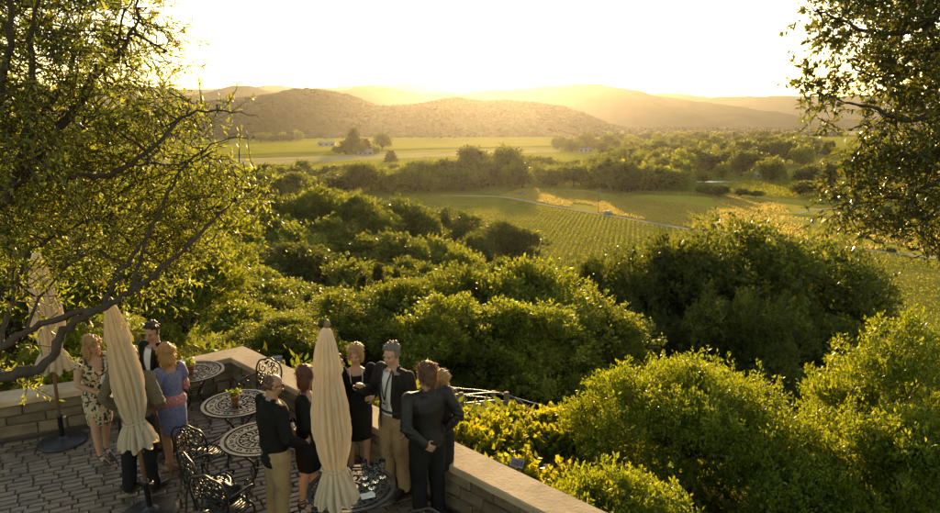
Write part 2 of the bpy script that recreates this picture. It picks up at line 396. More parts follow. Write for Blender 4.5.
def grass_tufts():
    rng = np.random.default_rng(9); P = np.array(MEADOW); pts = []
    while len(pts) < 40000:
        x = rng.uniform(P[:, 0].min(), P[:, 0].max()); y = rng.uniform(P[:, 1].min(), P[:, 1].max())
        if pip(x, y, MEADOW) and noise.noise(Vector((x*.05, y*.02, 3))) > -.25: pts.append((x, y, VZ))
    C = np.array(pts); n = len(C); A = unit(np.column_stack([rng.normal(0, .6, (n, 2)), np.ones(n)]))
    o = leaves_obj('meadow_grass', C, rng, rng.uniform(.5, 1.15, n), .6, M['leaf_meadow'], None, A, 'tufts of tall golden grass in the meadow')
    o['category'] = 'grass'
grass_tufts()

def strip(name, pts, width, z, mat, label, cat):
    P = [Vector((p[0], p[1], 0)) for p in pts]; V = []
    for i, p in enumerate(P):
        t = (P[min(i+1, len(P)-1)]-P[max(i-1, 0)]).normalized(); s = Vector((-t.y, t.x, 0))*width/2
        V += [(p+s)[:2]+(z,) if False else (p.x+s.x, p.y+s.y, z), (p.x-s.x, p.y-s.y, z)]
    Fq = [(2*i+1, 2*i+3, 2*i+2, 2*i) for i in range(len(P)-1)]
    return tag(link(name, mesh_np(name, V, Fq), mat), label, cat, kind='structure')
def smooth_line(pts, n=6):
    out = []
    for i in range(len(pts)-1):
        p0, p1, p2, p3 = pts[max(i-1, 0)], pts[i], pts[i+1], pts[min(i+2, len(pts)-1)]
        for k in range(n):
            t = k/n
            out.append(tuple(.5*((2*b)+(-a+c)*t+(2*a-5*b+4*c-d)*t*t+(-a+3*b-3*c+d)*t**3) for a, b, c, d in zip(p0, p1, p2, p3)))
    out.append(tuple(pts[-1])); return out
TRACK = smooth_line(pxpoly([(440,196),(500,197),(545,205),(600,214),(700,231),(800,242),(940,259),(1040,272)]))
strip('dirt_track', TRACK, 3.6, VZ+.12, M['dirt'], 'pale dirt track between vineyard and meadow', 'road')
strip('dirt_track', smooth_line(pxpoly([(690,236),(760,226),(800,213),(850,208),(930,214)])), 3.0, VZ+.12, M['dirt'], 'narrow track winding up round the grassy mound', 'road')
# grassy mound on the right of the meadow
def mound(cx, cy, a, b, h, rz, label):
    V = []; n = 26
    for i in range(n):
        for j in range(n):
            u, v = -1.6+3.2*i/(n-1), -1.6+3.2*j/(n-1)
            e = math.exp(-(u*u+v*v)*1.6)
            x, y = u*a, v*b; c, s = math.cos(rz), math.sin(rz)
            V.append((cx+x*c-y*s, cy+x*s+y*c, VZ-.1+(h*e+.25*noise.noise(Vector((x*.15, y*.15, 1)))) if e > .02 else VZ-.3))
    Fq = [(i*n+j, i*n+j+1, (i+1)*n+j+1, (i+1)*n+j) for i in range(n-1) for j in range(n-1)]
    me = mesh_np('grass_mound', V, Fq, True)
    if me.polygons[0].normal.z < 0: me.flip_normals()
    tag(link('grass_mound', me, M['field_grass']), label, 'mound', kind='structure')
p = onz(850, 226, VZ); mound(p.x, p.y, 34, 10, 1.5, math.radians(-25), 'long dry grassy mound right of the meadow')
p = onz(800, 216, VZ); mound(p.x, p.y, 22, 7, 1.1, math.radians(-20), 'lower dry grass bank in front of the dark oak')

# ---------------------------------------------------------------- hills
def ridge(name, sil, D, depth, label, mat, base=VZ, nx=140, ny=22, rough=6.0, seed=0):
    xs = [s[0] for s in sil]; zs = [ony(s[0], s[1], D).z for s in sil]
    V = []; us = np.linspace(xs[0], xs[-1], nx)
    for i, u in enumerate(us):
        z0 = np.interp(u, xs, zs); X = ony(u, 120, D).x
        for j in range(ny):
            v = -1+2*j/(ny-1)
            y = D+v*depth; prof = (1-abs(v)**1.7) if v < 0 else (1-v**2)
            n = noise.noise(Vector((X/ (D*.05)+seed, y/(D*.05), seed)))*rough*(1-abs(v))*abs(v)*4 + noise.noise(Vector((X/(D*.015)+seed, y/(D*.015), seed)))*rough*.35
            spur = 1+.25*math.sin(X/(D*.03)+seed)*abs(v)*(1-abs(v))*2
            z = base-3+(z0-base+3)*max(prof, 0)*(spur if v < 0 else 1)+n*(1 if abs(v) < .97 else 0)
            V.append((X*(y/D if v > 0 else 1), y, z))
    Fq = [(i*ny+j, (i+1)*ny+j, (i+1)*ny+j+1, i*ny+j+1) for i in range(nx-1) for j in range(ny-1)]
    me = mesh_np(name, V, Fq, True)
    if me.polygons[len(me.polygons)//2].normal.z < 0: me.flip_normals()
    o = tag(link(name, me, mat), label, 'hill', kind='structure'); return o, np.array(V).reshape(nx, ny, 3)
SIL1 = [(-60,132),(60,122),(150,112),(205,104),(237,99),(285,94),(312,91),(336,93),(350,96),(380,107),(404,106),(431,104),(459,99),(482,101.5),(500,100.5),(531,103),(555,108),(578,115),(601,124),(640,131)]
hill1, HV = ridge('wooded_hill', SIL1, 2000, 420, 'low wooded hill with two humps below the sun', M['hill_ground'], rough=7, seed=3, nx=160, ny=26)
SIL2 = [(-300,92),(0,95),(120,96),(200,96),(237,89),(256,87),(275,92),(300,90),(318,88),(345,91),(365,87),(385,88),(420,92),(455,94),(490,92),(515,89),(545,86),(565,84),(600,87),(625,90),(650,95),(680,99),(700,103),(740,110),(780,116),(860,122)]
ridge('mountain_range', SIL2, 3700, 620, 'nearer mountain range behind the wooded hill', M['far_hill'], rough=30, seed=7, nx=220)
SIL3 = [(-250,93),(0,90),(330,88),(365,84.5),(400,86),(470,88),(560,92),(640,95),(660,95),(690,97),(740,96),(790,98),(860,95),(900,96),(1000,97),(1190,95)]
ridge('mountain_range', SIL3, 5600, 800, 'farthest pale mountain range at the right of the skyline', M['far_hill'], rough=34, seed=11, nx=200)

def ico_lumps(name, C, R, rng, mat, label, zs=1.0):
    """many small bumpy tree lumps in one mass"""
    bm = bmesh.new(); bmesh.ops.create_icosphere(bm, subdivisions=1, radius=1); bm.verts.ensure_lookup_table()
    v0 = np.array([v.co[:] for v in bm.verts]); f0 = np.array([[v.index for v in f.verts] for f in bm.faces]); bm.free()
    n = len(C); k = len(v0)
    V = v0[None]*(1+rng.normal(0, .16, (n, k, 1)))*R[:, None, None]*np.array([1.25, 1.25, zs]) + C[:, None]
    Fq = (f0[None]+(np.arange(n)*k)[:, None, None]).reshape(-1, 3)
    return tag(link(name, mesh_np(name, V.reshape(-1, 3), Fq, True), mat), label, 'woodland', kind='stuff')
rg = np.random.default_rng(21)
nx_, ny_ = HV.shape[:2]; cs = []
for _ in range(6500):
    i = rg.uniform(0, nx_-2); j = rg.uniform(0, ny_*.62)
    i0, j0 = int(i), int(j); a, b = i-i0, j-j0
    cs.append((HV[i0, j0]*(1-a)*(1-b)+HV[i0+1, j0]*a*(1-b)+HV[i0, j0+1]*(1-a)*b+HV[i0+1, j0+1]*a*b)+[0, 0, 1.5])
cs = np.array(cs)
ico_lumps('hill_woodland', cs, rg.uniform(3.5, 6.5, len(cs)), rg, M['hill_wood'], 'dense woodland covering the low hill', .72)
# far tree lines across the valley floor
def far_line(px0, px1, py0, py1, n, r, label, seed):
    g = np.random.default_rng(seed); C = []
    for _ in range(n):
        t = g.uniform(0, 1); p = onz(px0+(px1-px0)*t, py0+(py1-py0)*t+g.normal(0, .5), VZ)
        C.append((p.x, p.y, VZ+r*.6*g.uniform(.6, 1.4)))
    C = np.array(C); ico_lumps('far_woodland', C, r*g.uniform(.6, 1.4, n), g, M['hill_wood'], label)
far_line(600, 960, 130.5, 129.5, 420, 7, 'far dark line of woodland under the right-hand range', 1)
far_line(600, 840, 136, 135.5, 320, 6, 'far woodland strip behind the right-hand wood', 2)
far_line(60, 345, 139, 137.5, 260, 5, 'dark hedge line along the foot of the wooded hill at left', 3)
far_line(380, 600, 137.5, 135.5, 160, 3.2, 'thin hedge line at the foot of the hill below the sun', 4)
# ---------------------------------------------------------------- trees
def crown_leaves(rng, cl, n, leaf, wr=.55, up=.25, shell=.55, out=.7, tuft=7):
    """cl: (k,6) clump centres and radii; leaf-sized faces spread through each clump, denser towards its skin"""
    cl = np.asarray(cl, float); p = (cl[:, 3]*cl[:, 4]); p /= p.sum()
    nt_ = n//tuft; k = rng.choice(len(cl), nt_, p=p)
    d = unit(rng.normal(0, 1, (nt_, 3))); d[:, 2] = np.where(d[:, 2] < -.3, -d[:, 2], d[:, 2])
    r = (shell+(1-shell)*rng.uniform(0, 1, nt_)**.6)*rng.normal(1, .12, nt_)
    T = cl[k, :3]+d*cl[k, 3:6]*r[:, None]
    ax = unit(d*out+rng.normal(0, .35, (nt_, 3))+[0, 0, up])
    ii = np.repeat(np.arange(nt_), tuft); n = len(ii); ax = ax[ii]
    C = T[ii]+rng.normal(0, leaf*.45, (n, 3))+ax*rng.uniform(-.6, .9, (n, 1))*leaf
    A = unit(ax+rng.normal(0, .55, (n, 3)))
    N = unit(rng.normal(0, 1, (n, 3))+[0, 0, .6])
    L = leaf*rng.uniform(.6, 1.35, n)
    return leaf_arrays(C, A, N, L, wr)
def clumps_dome(rng, R, zc, rz, k, cr, fill=.35, lop=.15, low=-.35):
    """clumps over a lumpy dome of radius R (half-height rz) centred at height zc"""
    out = []
    for i in range(k):
        d = rng.normal(0, 1, 3); d /= np.linalg.norm(d)
        if d[2] < low: d[2] *= -1
        rr = rng.uniform(.62, .98) if rng.random() > fill else rng.uniform(.15, .6)
        f = 1+lop*math.sin(3*math.atan2(d[1], d[0])+k)
        c = np.array([d[0]*R*rr*f, d[1]*R*rr*f, zc+d[2]*rz*rr])
        q = cr*R*rng.uniform(.5, 1.5)
        out.append([*c, q, q, q*rng.uniform(.65, .9)])
    return np.array(out)
def add_shoots(rng, cl, R, zc, rz, k):
    out = []
    for _ in range(k):                        # upright sprays breaking the outline
        a = rng.uniform(0, 6.28); q = rng.uniform(0, .95); f = rng.uniform(.85, 1.06)
        out.append([math.cos(a)*q*R*f, math.sin(a)*q*R*f, zc+rz*f*math.sqrt(1-q*q), R*rng.uniform(.05, .09), R*rng.uniform(.05, .09), R*rng.uniform(.14, .3)])
    return np.concatenate([cl, np.array(out)]) if out else cl
def limb_mesh(rng, cl, base_r, fork_z, trunk_top, n_limb=9, lean=(0, 0), sub=3):
    mb = MB(); top = Vector((lean[0], lean[1], trunk_top))
    mid = Vector((lean[0]*.35+rng.normal(0, base_r*.5), lean[1]*.35+rng.normal(0, base_r*.5), fork_z*.55))
    mb.tube([(0, 0, -.6), (0, 0, 0), mid, (lean[0]*.7, lean[1]*.7, fork_z), top], [base_r*1.5, base_r*1.15, base_r*.9, base_r*.75, base_r*.3], 8)
    order = np.argsort(-cl[:, 3]*(1+rng.uniform(0, .5, len(cl))))[:n_limb]
    s = Vector((lean[0]*.7, lean[1]*.7, fork_z))
    for i in order:
        e = Vector(cl[i, :3]); m = s.lerp(e, .45)+Vector((rng.normal(0, .06), rng.normal(0, .06), .08))*(e-s).length
        mb.tube([s, m, e], [base_r*.5, base_r*.3, base_r*.08], 6)
        for _ in range(sub):
            j = rng.integers(len(cl)); f = Vector(cl[j, :3])
            if (f-m).length < (e-s).length*.9:
                mb.tube([m, m.lerp(f, .55)+Vector((0, 0, .05*(f-m).length)), f], [base_r*.25, base_r*.15, base_r*.05], 5)
    return mb.mesh('trunk')
PROTO = {}
def proto(key, seed, R, zc, rz, k, cr, nleaf, leaf, mat, base_r, fork, wr=.55, up=.25, shell=.55, fill=.35, low=-.5, shoots=0):
    rng = np.random.default_rng(seed); cl = add_shoots(rng, clumps_dome(rng, R, zc, rz, k, cr, fill, low=low), R, zc, rz, shoots)
    V, Fq = crown_leaves(rng, cl, nleaf, leaf, wr, up, shell)
    cm = mesh_np('crown', V, Fq); cm.materials.append(M[mat])
    tm = limb_mesh(rng, cl, base_r, fork, zc+rz*.4); tm.materials.append(M['bark'])
    PROTO[key] = (tm, cm, float(np.percentile(V[:, 2], 99.6)))
def conifer_proto(key, seed, Ht, R, nleaf, leaf):
    rng = np.random.default_rng(seed); mb = MB(); mb.tube([(0, 0, -.5), (0, 0, Ht*.5), (0, 0, Ht*.97)], [Ht*.025, Ht*.015, Ht*.003], 7)
    C = []; A = []
    nb = 60
    for b in range(nb):
        z = Ht*(.1+.9*(b/nb)); L = R*(1-(b/nb))**.8*rng.uniform(.7, 1.1)+.03*R; a = b*2.4
        e = Vector((math.cos(a)*L, math.sin(a)*L, z-.1*L+rng.normal(0, .05)*L)); s = Vector((0, 0, z))
        mb.tube([s, e], [Ht*.006, Ht*.002], 4, cap=False)
        m = max(6, int(nleaf/nb*(1.6*L/R+.15)))
        t = rng.uniform(.1, 1.05, m); P = np.array(s)[None]*(1-t)[:, None]+np.array(e)[None]*t[:, None]
        C.append(P+rng.normal(0, .07*R, (m, 3))); A.append(np.tile(np.array((e-s).normalized()), (m, 1))+rng.normal(0, .5, (m, 3)))
    C = np.concatenate(C); A = unit(np.concatenate(A)); n = len(C)
    V, Fq = leaf_arrays(C, A, unit(rng.normal(0, 1, (n, 3))+[0, 0, 1]), leaf*rng.uniform(.6, 1.3, n), .3)
    cm = mesh_np('crown', V, Fq); cm.materials.append(M['leaf_conifer']); tm = mb.mesh('trunk'); tm.materials.append(M['bark'])
    PROTO[key] = (tm, cm, Ht)
def plant_tree(key, x, y, z, h, wscale, rz, name, label, group=None, cat='tree'):
    tm, cm, H0 = PROTO[key]; s = h/H0
    t = empty(name, (x, y, z), rz, label, cat, group); t.scale = (s*wscale, s*wscale, s)
    link('trunk', tm, None, t); link('crown', cm, None, t)
    return t
def tree_px(key, px, ptop, Y, wpx, name, label, group=None, rz=None, sink=.2, hmin=None):
    """a tree Y metres out whose top and width read as given; it stands on the terrain"""
    p = ony(px, ptop, Y); z = terrain_h(p.x, p.y)-sink; h = p.z-z
    tm, cm, H0 = PROTO[key]
    v = cm.get('rad')
    if v is None:
        co = np.empty(len(cm.vertices)*3, np.float32); cm.vertices.foreach_get('co', co); co = co.reshape(-1, 3)
        v = float(np.percentile(np.hypot(co[:, 0], co[:, 1]), 96)); cm['rad'] = v
    if hmin: h = max(h, hmin)
    R = wpx/2*Y/660; s = h/H0
    return plant_tree(key, p.x, p.y, p.z-h, h, R/(v*s), rng_t.uniform(0, 6.28) if rz is None else rz, name, label, group)
rng_t = np.random.default_rng(77)

# near and middle-distance kinds
proto('oak_a', 11, 5.0, 4.4, 4.2, 150, .19, 105000, .185, 'leaf_oak', .45, 1.6, shell=.72, low=-.85, shoots=70)
proto('oak_b', 12, 5.0, 4.3, 4.1, 140, .20, 84000, .185, 'leaf_oak', .42, 1.5, shell=.72, low=-.85, shoots=70)
proto('bushy_a', 13, 3.0, 3.2, 3.0, 70, .25, 56000, .14, 'leaf_bright', .2, 1.0, up=.6, low=-.9, shoots=110)
proto('bushy_b', 14, 3.0, 3.2, 3.0, 60, .27, 52000, .145, 'leaf_bright', .2, 1.0, up=.6, low=-.9, shoots=110)
proto('slope_a', 15, 5.0, 5.0, 4.2, 46, .30, 22000, .42, 'leaf_oak', .4, 2.2, low=-.8, shoots=30)
proto('slope_b', 16, 5.0, 5.2, 4.4, 40, .32, 21000, .44, 'leaf_oak', .4, 2.2, low=-.8, shoots=30)
proto('slope_c', 17, 5.0, 5.0, 4.4, 42, .31, 21000, .42, 'leaf_bright', .4, 2.0, low=-.8, shoots=30)
proto('valley_a', 18, 5.0, 4.6, 4.6, 30, .36, 4200, .95, 'leaf_oak', .4, 1.6, low=-.9)
proto('valley_b', 19, 5.0, 5.2, 5.2, 28, .38, 4200, 1.0, 'leaf_oak', .4, 1.8, low=-.8)
proto('valley_c', 20, 5.0, 4.2, 4.2, 26, .38, 4000, .95, 'leaf_bright', .4, 1.5, low=-.95)
conifer_proto('conifer', 22, 10, 2.2, 7000, .6)
conifer_proto('conifer_far', 23, 10, 2.6, 1800, 1.2)

# the big oak on the slope, right of centre, and its neighbours
tree_px('oak_a', 752, 232, 40, 290, 'oak_tree', 'broad dark oak with domed crown right of centre below the meadow', None, .6)
tree_px('oak_b', 662, 244, 39, 210, 'oak_tree', 'oak crown directly left of the broad domed oak', None, 2.0)
tree_px('oak_b', 842, 252, 42, 150, 'oak_tree', 'low oak crown at the right end of the broad domed oak', None, 4.0)
tree_px('oak_a', 592, 264, 37, 170, 'oak_tree', 'oak crown between the field edge and the vine trellis', None, 3.0)
tree_px('oak_b', 740, 300, 32, 190, 'oak_tree', 'dark oak in shade just above the front shrub', None, 5.0)
tree_px('oak_a', 625, 315, 33, 160, 'oak_tree', 'dark shaded oak behind the trellis wires', None, 1.0)
tree_px('oak_b', 545, 318, 31, 150, 'oak_tree', 'shaded oak above the vine posts left of the wires', None, 2.6)
# leafy young trees below the terrace, behind the right-hand group
for i, (px, pt, Y, wp, lab) in enumerate([
    (284, 318, 20, 110, 'low leafy tree just beyond the wall corner sign'),
    (335, 297, 23, 130, 'leafy tree behind the middle closed umbrella'),
    (398, 284, 25, 140, 'leafy tree behind the heads of the right-hand group'),
    (462, 272, 28, 150, 'sunlit leafy tree above the man in the leather jacket'),
    (528, 266, 29, 160, 'sunlit leafy tree below the edge of the near vineyard'),
    (440, 300, 22, 130, 'leafy tree low behind the man with the lanyard'),
    (515, 305, 23, 160, 'leafy tree between leather jacket man and trellis'),
    (580, 300, 26, 150, 'shaded leafy tree above the trellis wires')]):
    tree_px('bushy_a' if i % 2 else 'bushy_b', px, pt, Y, wp*1.22, 'young_tree', lab, None, i*1.3)
for i, (px, pt, Y, wp) in enumerate([(378, 262, 62, 26), (396, 268, 60, 22), (362, 272, 60, 22), (408, 274, 58, 20), (424, 283, 56, 18), (344, 283, 55, 18)]):
    tree_px('conifer', px, pt, Y, wp*1.3, 'young_conifer', ['tallest young conifer among the slope oaks', 'young conifer just right of the tallest one on the slope', 'young conifer just left of the tallest one on the slope', 'third young conifer to the right on the wooded slope', 'small rightmost young conifer on the wooded slope', 'small leftmost young conifer on the wooded slope'][i], 'young conifers on the slope', i)
# wooded slope at left of centre
slope = [(245,208,112,80),(290,194,122,76),(335,190,130,74),(380,202,136,66),(415,214,138,56),
         (310,222,104,86),(365,228,108,80),(418,240,106,72),(458,252,104,56),
         (258,246,82,90),(322,256,84,86),(385,262,84,70),(440,268,82,64),
         (235,272,60,90),(290,285,56,96),(500,262,92,46),(522,268,84,44),
         (248,298,40,84),
         (180,205,105,80),(140,215,100,80),(100,220,95,90),(60,215,90,90),(20,210,90,90),(200,250,66,80)]
keys = ['slope_a', 'slope_b', 'slope_c']
slope_lab = ['leftmost oak on the skyline of the wooded slope, beside the olive twigs', 'second oak from the left on the skyline of the wooded slope', 'highest oak in the middle of the wooded slope skyline', 'fourth oak along the wooded slope skyline', 'last oak at the right end of the wooded slope skyline',
  'left oak of the second row on the wooded slope', 'second oak of the second row on the wooded slope', 'third oak of the second row on the wooded slope', 'right oak of the second row, nearest the vineyard edge oaks',
  'left oak of the third row on the wooded slope', 'second oak of the third row on the wooded slope', 'oak right behind the young conifers', 'oak just right of the young conifers',
  'shaded oak low on the slope right of the olive foliage', 'shaded oak low on the slope above the wall corner', 'small oak at the vineyard edge below the two round oaks', 'small oak farthest right along the vineyard edge',
  'lowest oak of the slope beside the olive foliage']
for i, (px, pt, Y, wp) in enumerate(slope):
    lab = slope_lab[i] if i < len(slope_lab) else 'shaded oak on the slope glimpsed behind the olive, '+['under its right edge', 'right of its middle', 'in its middle', 'left of its middle', 'at the picture edge', 'low under its right edge'][i-len(slope_lab)]
    if wp < 62 or i >= len(slope_lab):
        tree_px(keys[i % 3], px, pt, Y, wp*1.15, 'slope_oak', lab, 'oaks on the wooded slope', hmin=5)
    else:
        q = 1 if i % 2 else -1
        tree_px(keys[i % 3], px-wp*.24, pt+3*q+2, Y-2*q, wp*1.22, 'slope_oak', lab+', its left half', 'oaks on the wooded slope', hmin=5)
        tree_px(keys[(i+1) % 3], px+wp*.26, pt-4*q+3, Y+5*q, wp*1.2, 'slope_oak', lab+', its right half', 'oaks on the wooded slope', hmin=5)
tree_px('slope_b', 448, 210, 165, 78, 'slope_oak', 'left of two round oaks standing at the vineyard edge', 'oaks at the vineyard edge')
tree_px('slope_a', 503, 222, 150, 84, 'slope_oak', 'right of two round oaks standing at the vineyard edge', 'oaks at the vineyard edge')
tree_px('slope_a', 472, 236, 140, 70, 'slope_oak', 'low oak between and below the two oaks at the vineyard edge', 'oaks at the vineyard edge')

# trees on the valley floor
vk = ['valley_a', 'valley_b', 'valley_c']
def vtree(px, pbase, hpx, wpx, label, group, key=None):
    p = onz(px, pbase, VZ); Y = p.y; h = hpx*Y/660*1.02; k = key or vk[rng_t.integers(3)]
    tm, cm, H0 = PROTO[k]; s = h/H0; R = wpx/2*Y/660
    plant_tree(k, p.x, p.y, VZ-.1, h, R/((5.4 if 'con' not in k else 2.6)*s), rng_t.uniform(0, 6.28), 'valley_tree' if 'con' not in k else 'valley_conifer', label, group)
ORD = 'first second third fourth fifth sixth seventh eighth ninth tenth eleventh twelfth thirteenth fourteenth fifteenth sixteenth seventeenth eighteenth nineteenth twentieth twenty-first twenty-second twenty-third twenty-fourth twenty-fifth'.split()
def belt(pts, n, h, w, label, group, jit=1.5):
    for i in range(n):
        t = (i+rng_t.uniform(.2, .8))/n*(len(pts)-1); a = int(t); f = t-a
        px = pts[a][0]*(1-f)+pts[min(a+1, len(pts)-1)][0]*f; py = pts[a][1]*(1-f)+pts[min(a+1, len(pts)-1)][1]*f
        vtree(px+rng_t.normal(0, .8), py+rng_t.normal(0, jit), h*rng_t.uniform(.72, 1.3), w*rng_t.uniform(.75, 1.3), ORD[i]+' '+label.replace('tree ', 'tree from the left ', 1), group)
belt([(215,196),(300,194),(380,192),(445,189)], 22, 22, 26, 'tree in the front row of the left valley belt', 'left valley belt')
belt([(215,184),(300,180),(380,178),(440,176)], 18, 14, 22, 'tree in the back row of the left valley belt', 'left valley belt, back row')
belt([(410,190),(480,187),(540,184),(600,187),(640,190)], 20, 21, 24, 'tree in the central valley belt below the sun', 'central valley belt')
belt([(420,178),(500,172),(560,174),(620,172)], 12, 16, 20, 'tree in the back row of the central valley belt', 'central valley belt, back row')
vtree(508, 182, 34, 34, 'tallest round tree of the central valley belt', None, 'valley_b')
vtree(474, 180, 32, 36, 'broad round tree left of the tallest one in the central belt', None, 'valley_a')
vtree(448, 186, 26, 34, 'low domed tree at the left of the central belt', None, 'valley_a')
belt([(600,191),(640,191),(680,184)], 9, 25, 30, 'tree at the near edge of the right-hand wood', 'right-hand wood, near edge')
belt([(590,180),(650,176),(700,172),(760,171)], 16, 22, 24, 'tree in the second row of the right-hand wood', 'right-hand wood, second row')
belt([(610,168),(680,164),(740,163),(810,164)], 20, 17, 19, 'tree in the middle of the right-hand wood', 'right-hand wood, middle')
belt([(600,158),(680,154),(760,153),(830,156)], 22, 13, 16, 'tree in the upper part of the right-hand wood', 'right-hand wood, upper part')
belt([(590,149),(680,146),(760,145),(830,148)], 24, 10, 13, 'tree along the far edge of the right-hand wood', 'right-hand wood, far edge', .8)
belt([(600,142),(690,140),(790,140)], 24, 7, 10, 'tree of the far row behind the wood', 'far trees', .6)
belt([(553,151),(600,150)], 7, 11, 14, 'tree in the small isolated clump on the far field', 'isolated clump')
belt([(258,142),(300,141)], 6, 8, 10, 'tree in the small copse at the foot of the hill', 'left copse', .5)
for px, pb, h, wd, lab in [(772,182,24,26,'rounded pale tree beside the white greenhouse'), (742,176,24,28,'round tree left of the white greenhouse'), (806,186,20,24,'round tree right of the white greenhouse'),
                           (803,196,15,26,'low dark oak at the right end of the small vineyard'), (720,197,12,20,'bushy oak at the near corner of the small vineyard'), (706,195,10,18,'leftmost bush before the small vineyard'),
                           (740,197,9,14,'bush right of the bushy oak by the small vineyard'), (756,198,8,12,'last small bush along the small vineyard'), (722,178,15,14,'small bright tree by the pale pond'), (704,182,10,13,'dark bush left of the small bright tree by the pond')]:
    vtree(px, pb, h, wd, lab, None, 'valley_c' if 'bright' in lab or 'pale tree' in lab else 'valley_a')
vtree(828, 196, 32, 24, 'dark conifer at the edge of the oak branch leaves', None, 'conifer_far')
for px, pb, h, wd, k, lab in [(354,154,25,18,'conifer_far','tall dark conifer over the farmhouse'), (366,153,14,12,'conifer_far','shorter conifer right of the tall one at the farmhouse'), (347,154,13,14,'valley_a','round tree left of the farmhouse conifer'),
                           (339,154,9,12,'valley_c','pale low tree at the left of the farmhouse'), (361,155,12,14,'valley_b','round tree in front of the farmhouse'), (382,150,16,17,'valley_a','lone round tree right of the farmhouse'), (391,162,11,13,'conifer_far','small conifer rising above the left valley belt'),
                           (375,154,8,10,'valley_c','small tree between farmhouse and lone round tree')]:
    vtree(px, pb, h, wd, lab, None, k)
# farm buildings, poles, vehicles on the valley floor
def house(px, py, L, W, hw, hr, rz, name, label, cat, walls, roof, nwin=3):
    p = onz(px, py, VZ); t = empty(name, (p.x, p.y, VZ), rz, label, cat)
    a = MB(); a.box((0, 0, hw/2), (L, W, hw)); a.build('wall', walls, t, False)
    b = MB(); x, y = L/2+.4, W/2+.5
    b.add([(-x,-y,hw-.1),(x,-y,hw-.1),(x,y,hw-.1),(-x,y,hw-.1),(-x,0,hw+hr),(x,0,hw+hr)], [(0,1,5,4),(2,3,4,5),(0,4,3),(1,2,5),(3,2,1,0)])
    b.build('roof', roof, t, False)
    for i in range(nwin):
        c = MB(); c.box((-L/2+L*(i+.5)/nwin, -W/2-.03, hw*.55), (L/nwin*.45, .08, hw*.4)); c.build('window', M['glass_dark'], t, False)
    d = MB(); d.box((L*.22, -W/2-.05, hw*.36), (1.1, .1, hw*.72)); d.build('door', M['pole_wood'], t, False)
house(365, 155, 17, 9, 4, 3, .3, 'farmhouse', 'pale farmhouse with pitched roof among the dark conifers', 'house', M['white_wall'], M['roof'])
house(327, 146, 26, 12, 4.5, 2.5, .1, 'barn', 'low pale barn left of the farmhouse', 'barn', M['white_wall'], M['roof'])
house(768, 178, 17, 6, 2.6, 1.6, -.2, 'greenhouse', 'white greenhouse among trees at the right of the valley', 'greenhouse', M['white_wall'], M['white_wall'], 5)
house(585, 152, 18, 8, 3.4, 1.8, .1, 'shed', 'low shed by the isolated clump on the far field', 'shed', M['white_wall'], M['roof'])
def upole(px, pb, hpx, label):
    p = onz(px, pb, VZ); h = hpx*p.y/660*1.02; t = empty('utility_pole', (p.x, p.y, VZ), .3, label, 'pole')
    a = MB(); a.tube([(0,0,-.5),(0,0,h)], [.22,.15], 8); a.build('mast', M['post'], t)
    for z, ww in ((h-.5, 2.6), (h-1.5, 1.8)):
        c = MB(); c.box((0, -.18, z), (ww, .14, .16)); o = c.build('crossarm', M['post'], t, False)
        for s in (-.45, -.2, .2, .45):
            q = MB(); q.lathe([(.05, 0), (.07, .06), (.04, .12), (.06, .2)], (s*ww, -.18, z+.08), 8); q.build('insulator', M['white_wall'], o)
upole(598, 213, 25, 'tall utility pole beside the dirt track')
upole(814, 186, 17, 'distant utility pole right of the white greenhouse')
upole(896, 240, 22, 'utility pole below the hanging oak branch at right')
def pickup(px, py, rz, label, name='pickup_truck'):
    p = onz(px, py, VZ); t = empty(name, (p.x, p.y, VZ+.13), rz, label, 'truck')
    a = MB()
    a.box((0, 0, .62), (4.9, 1.8, .5)); a.box((-.15, 0, 1.15), (1.9, 1.65, .62)); a.box((-1.7, .85, 1.0), (1.5, .08, .3)); a.box((-1.7, -.85, 1.0), (1.5, .08, .3)); a.box((-2.4, 0, 1.0), (.08, 1.7, .3))
    a.build('body', M['white_wall'], t, False)
    for x in (-1.5, 1.5):
        for y in (-.85, .85):
            b = MB(); b.tube([(x, y-.11, .36), (x, y+.11, .36)], .36, 14); b.build('wheel', M['base_metal'], t)
    for y in (-.84, .84):
        c = MB(); c.box((-.15, y, 1.2), (1.5, .03, .36)); c.build('window', M['glass_dark'], t, False)
    c = MB(); c.box((.82, 0, 1.2), (.05, 1.4, .36)); c.build('windscreen', M['glass_dark'], t, False)
pickup(608, 214.5, 1.0, 'white pickup truck parked at the foot of the utility pole')
pickup(521, 195, .4, 'white truck at the bend of the dirt track near the central belt')
p = onz(512, 190.5, VZ)
sheet('pond', [(p.x+4+1*math.sin(i*1.7)+6*math.cos(i*.4), p.y+2*math.sin(i*.4)+.4*math.sin(i)) for i in range(16)], VZ+.14, surf('pond_water', [(.02,.03,.03),(.03,.04,.04)], .5, .06), 'small glinting pond in front of the central belt', 'pond')
p = onz(718, 182, VZ)
sheet('pond', [(p.x+14*math.cos(i*.4), p.y+6*math.sin(i*.4)) for i in range(16)], VZ+.14, M['plaque'], 'pale pond beside the small bright tree', 'pond')
# rough patches of brush along the near vineyard's upper edge
for i, (px, py, wd, lab) in enumerate([(778,238,16,'dark brush heap left on the field edge'), (797,242,18,'dark brush heap in the middle of the field edge'), (889,250,16,'dark brush heap below the utility pole at right')]):
    vtree(px, py+1, 4.5, wd, lab, None, 'valley_a')


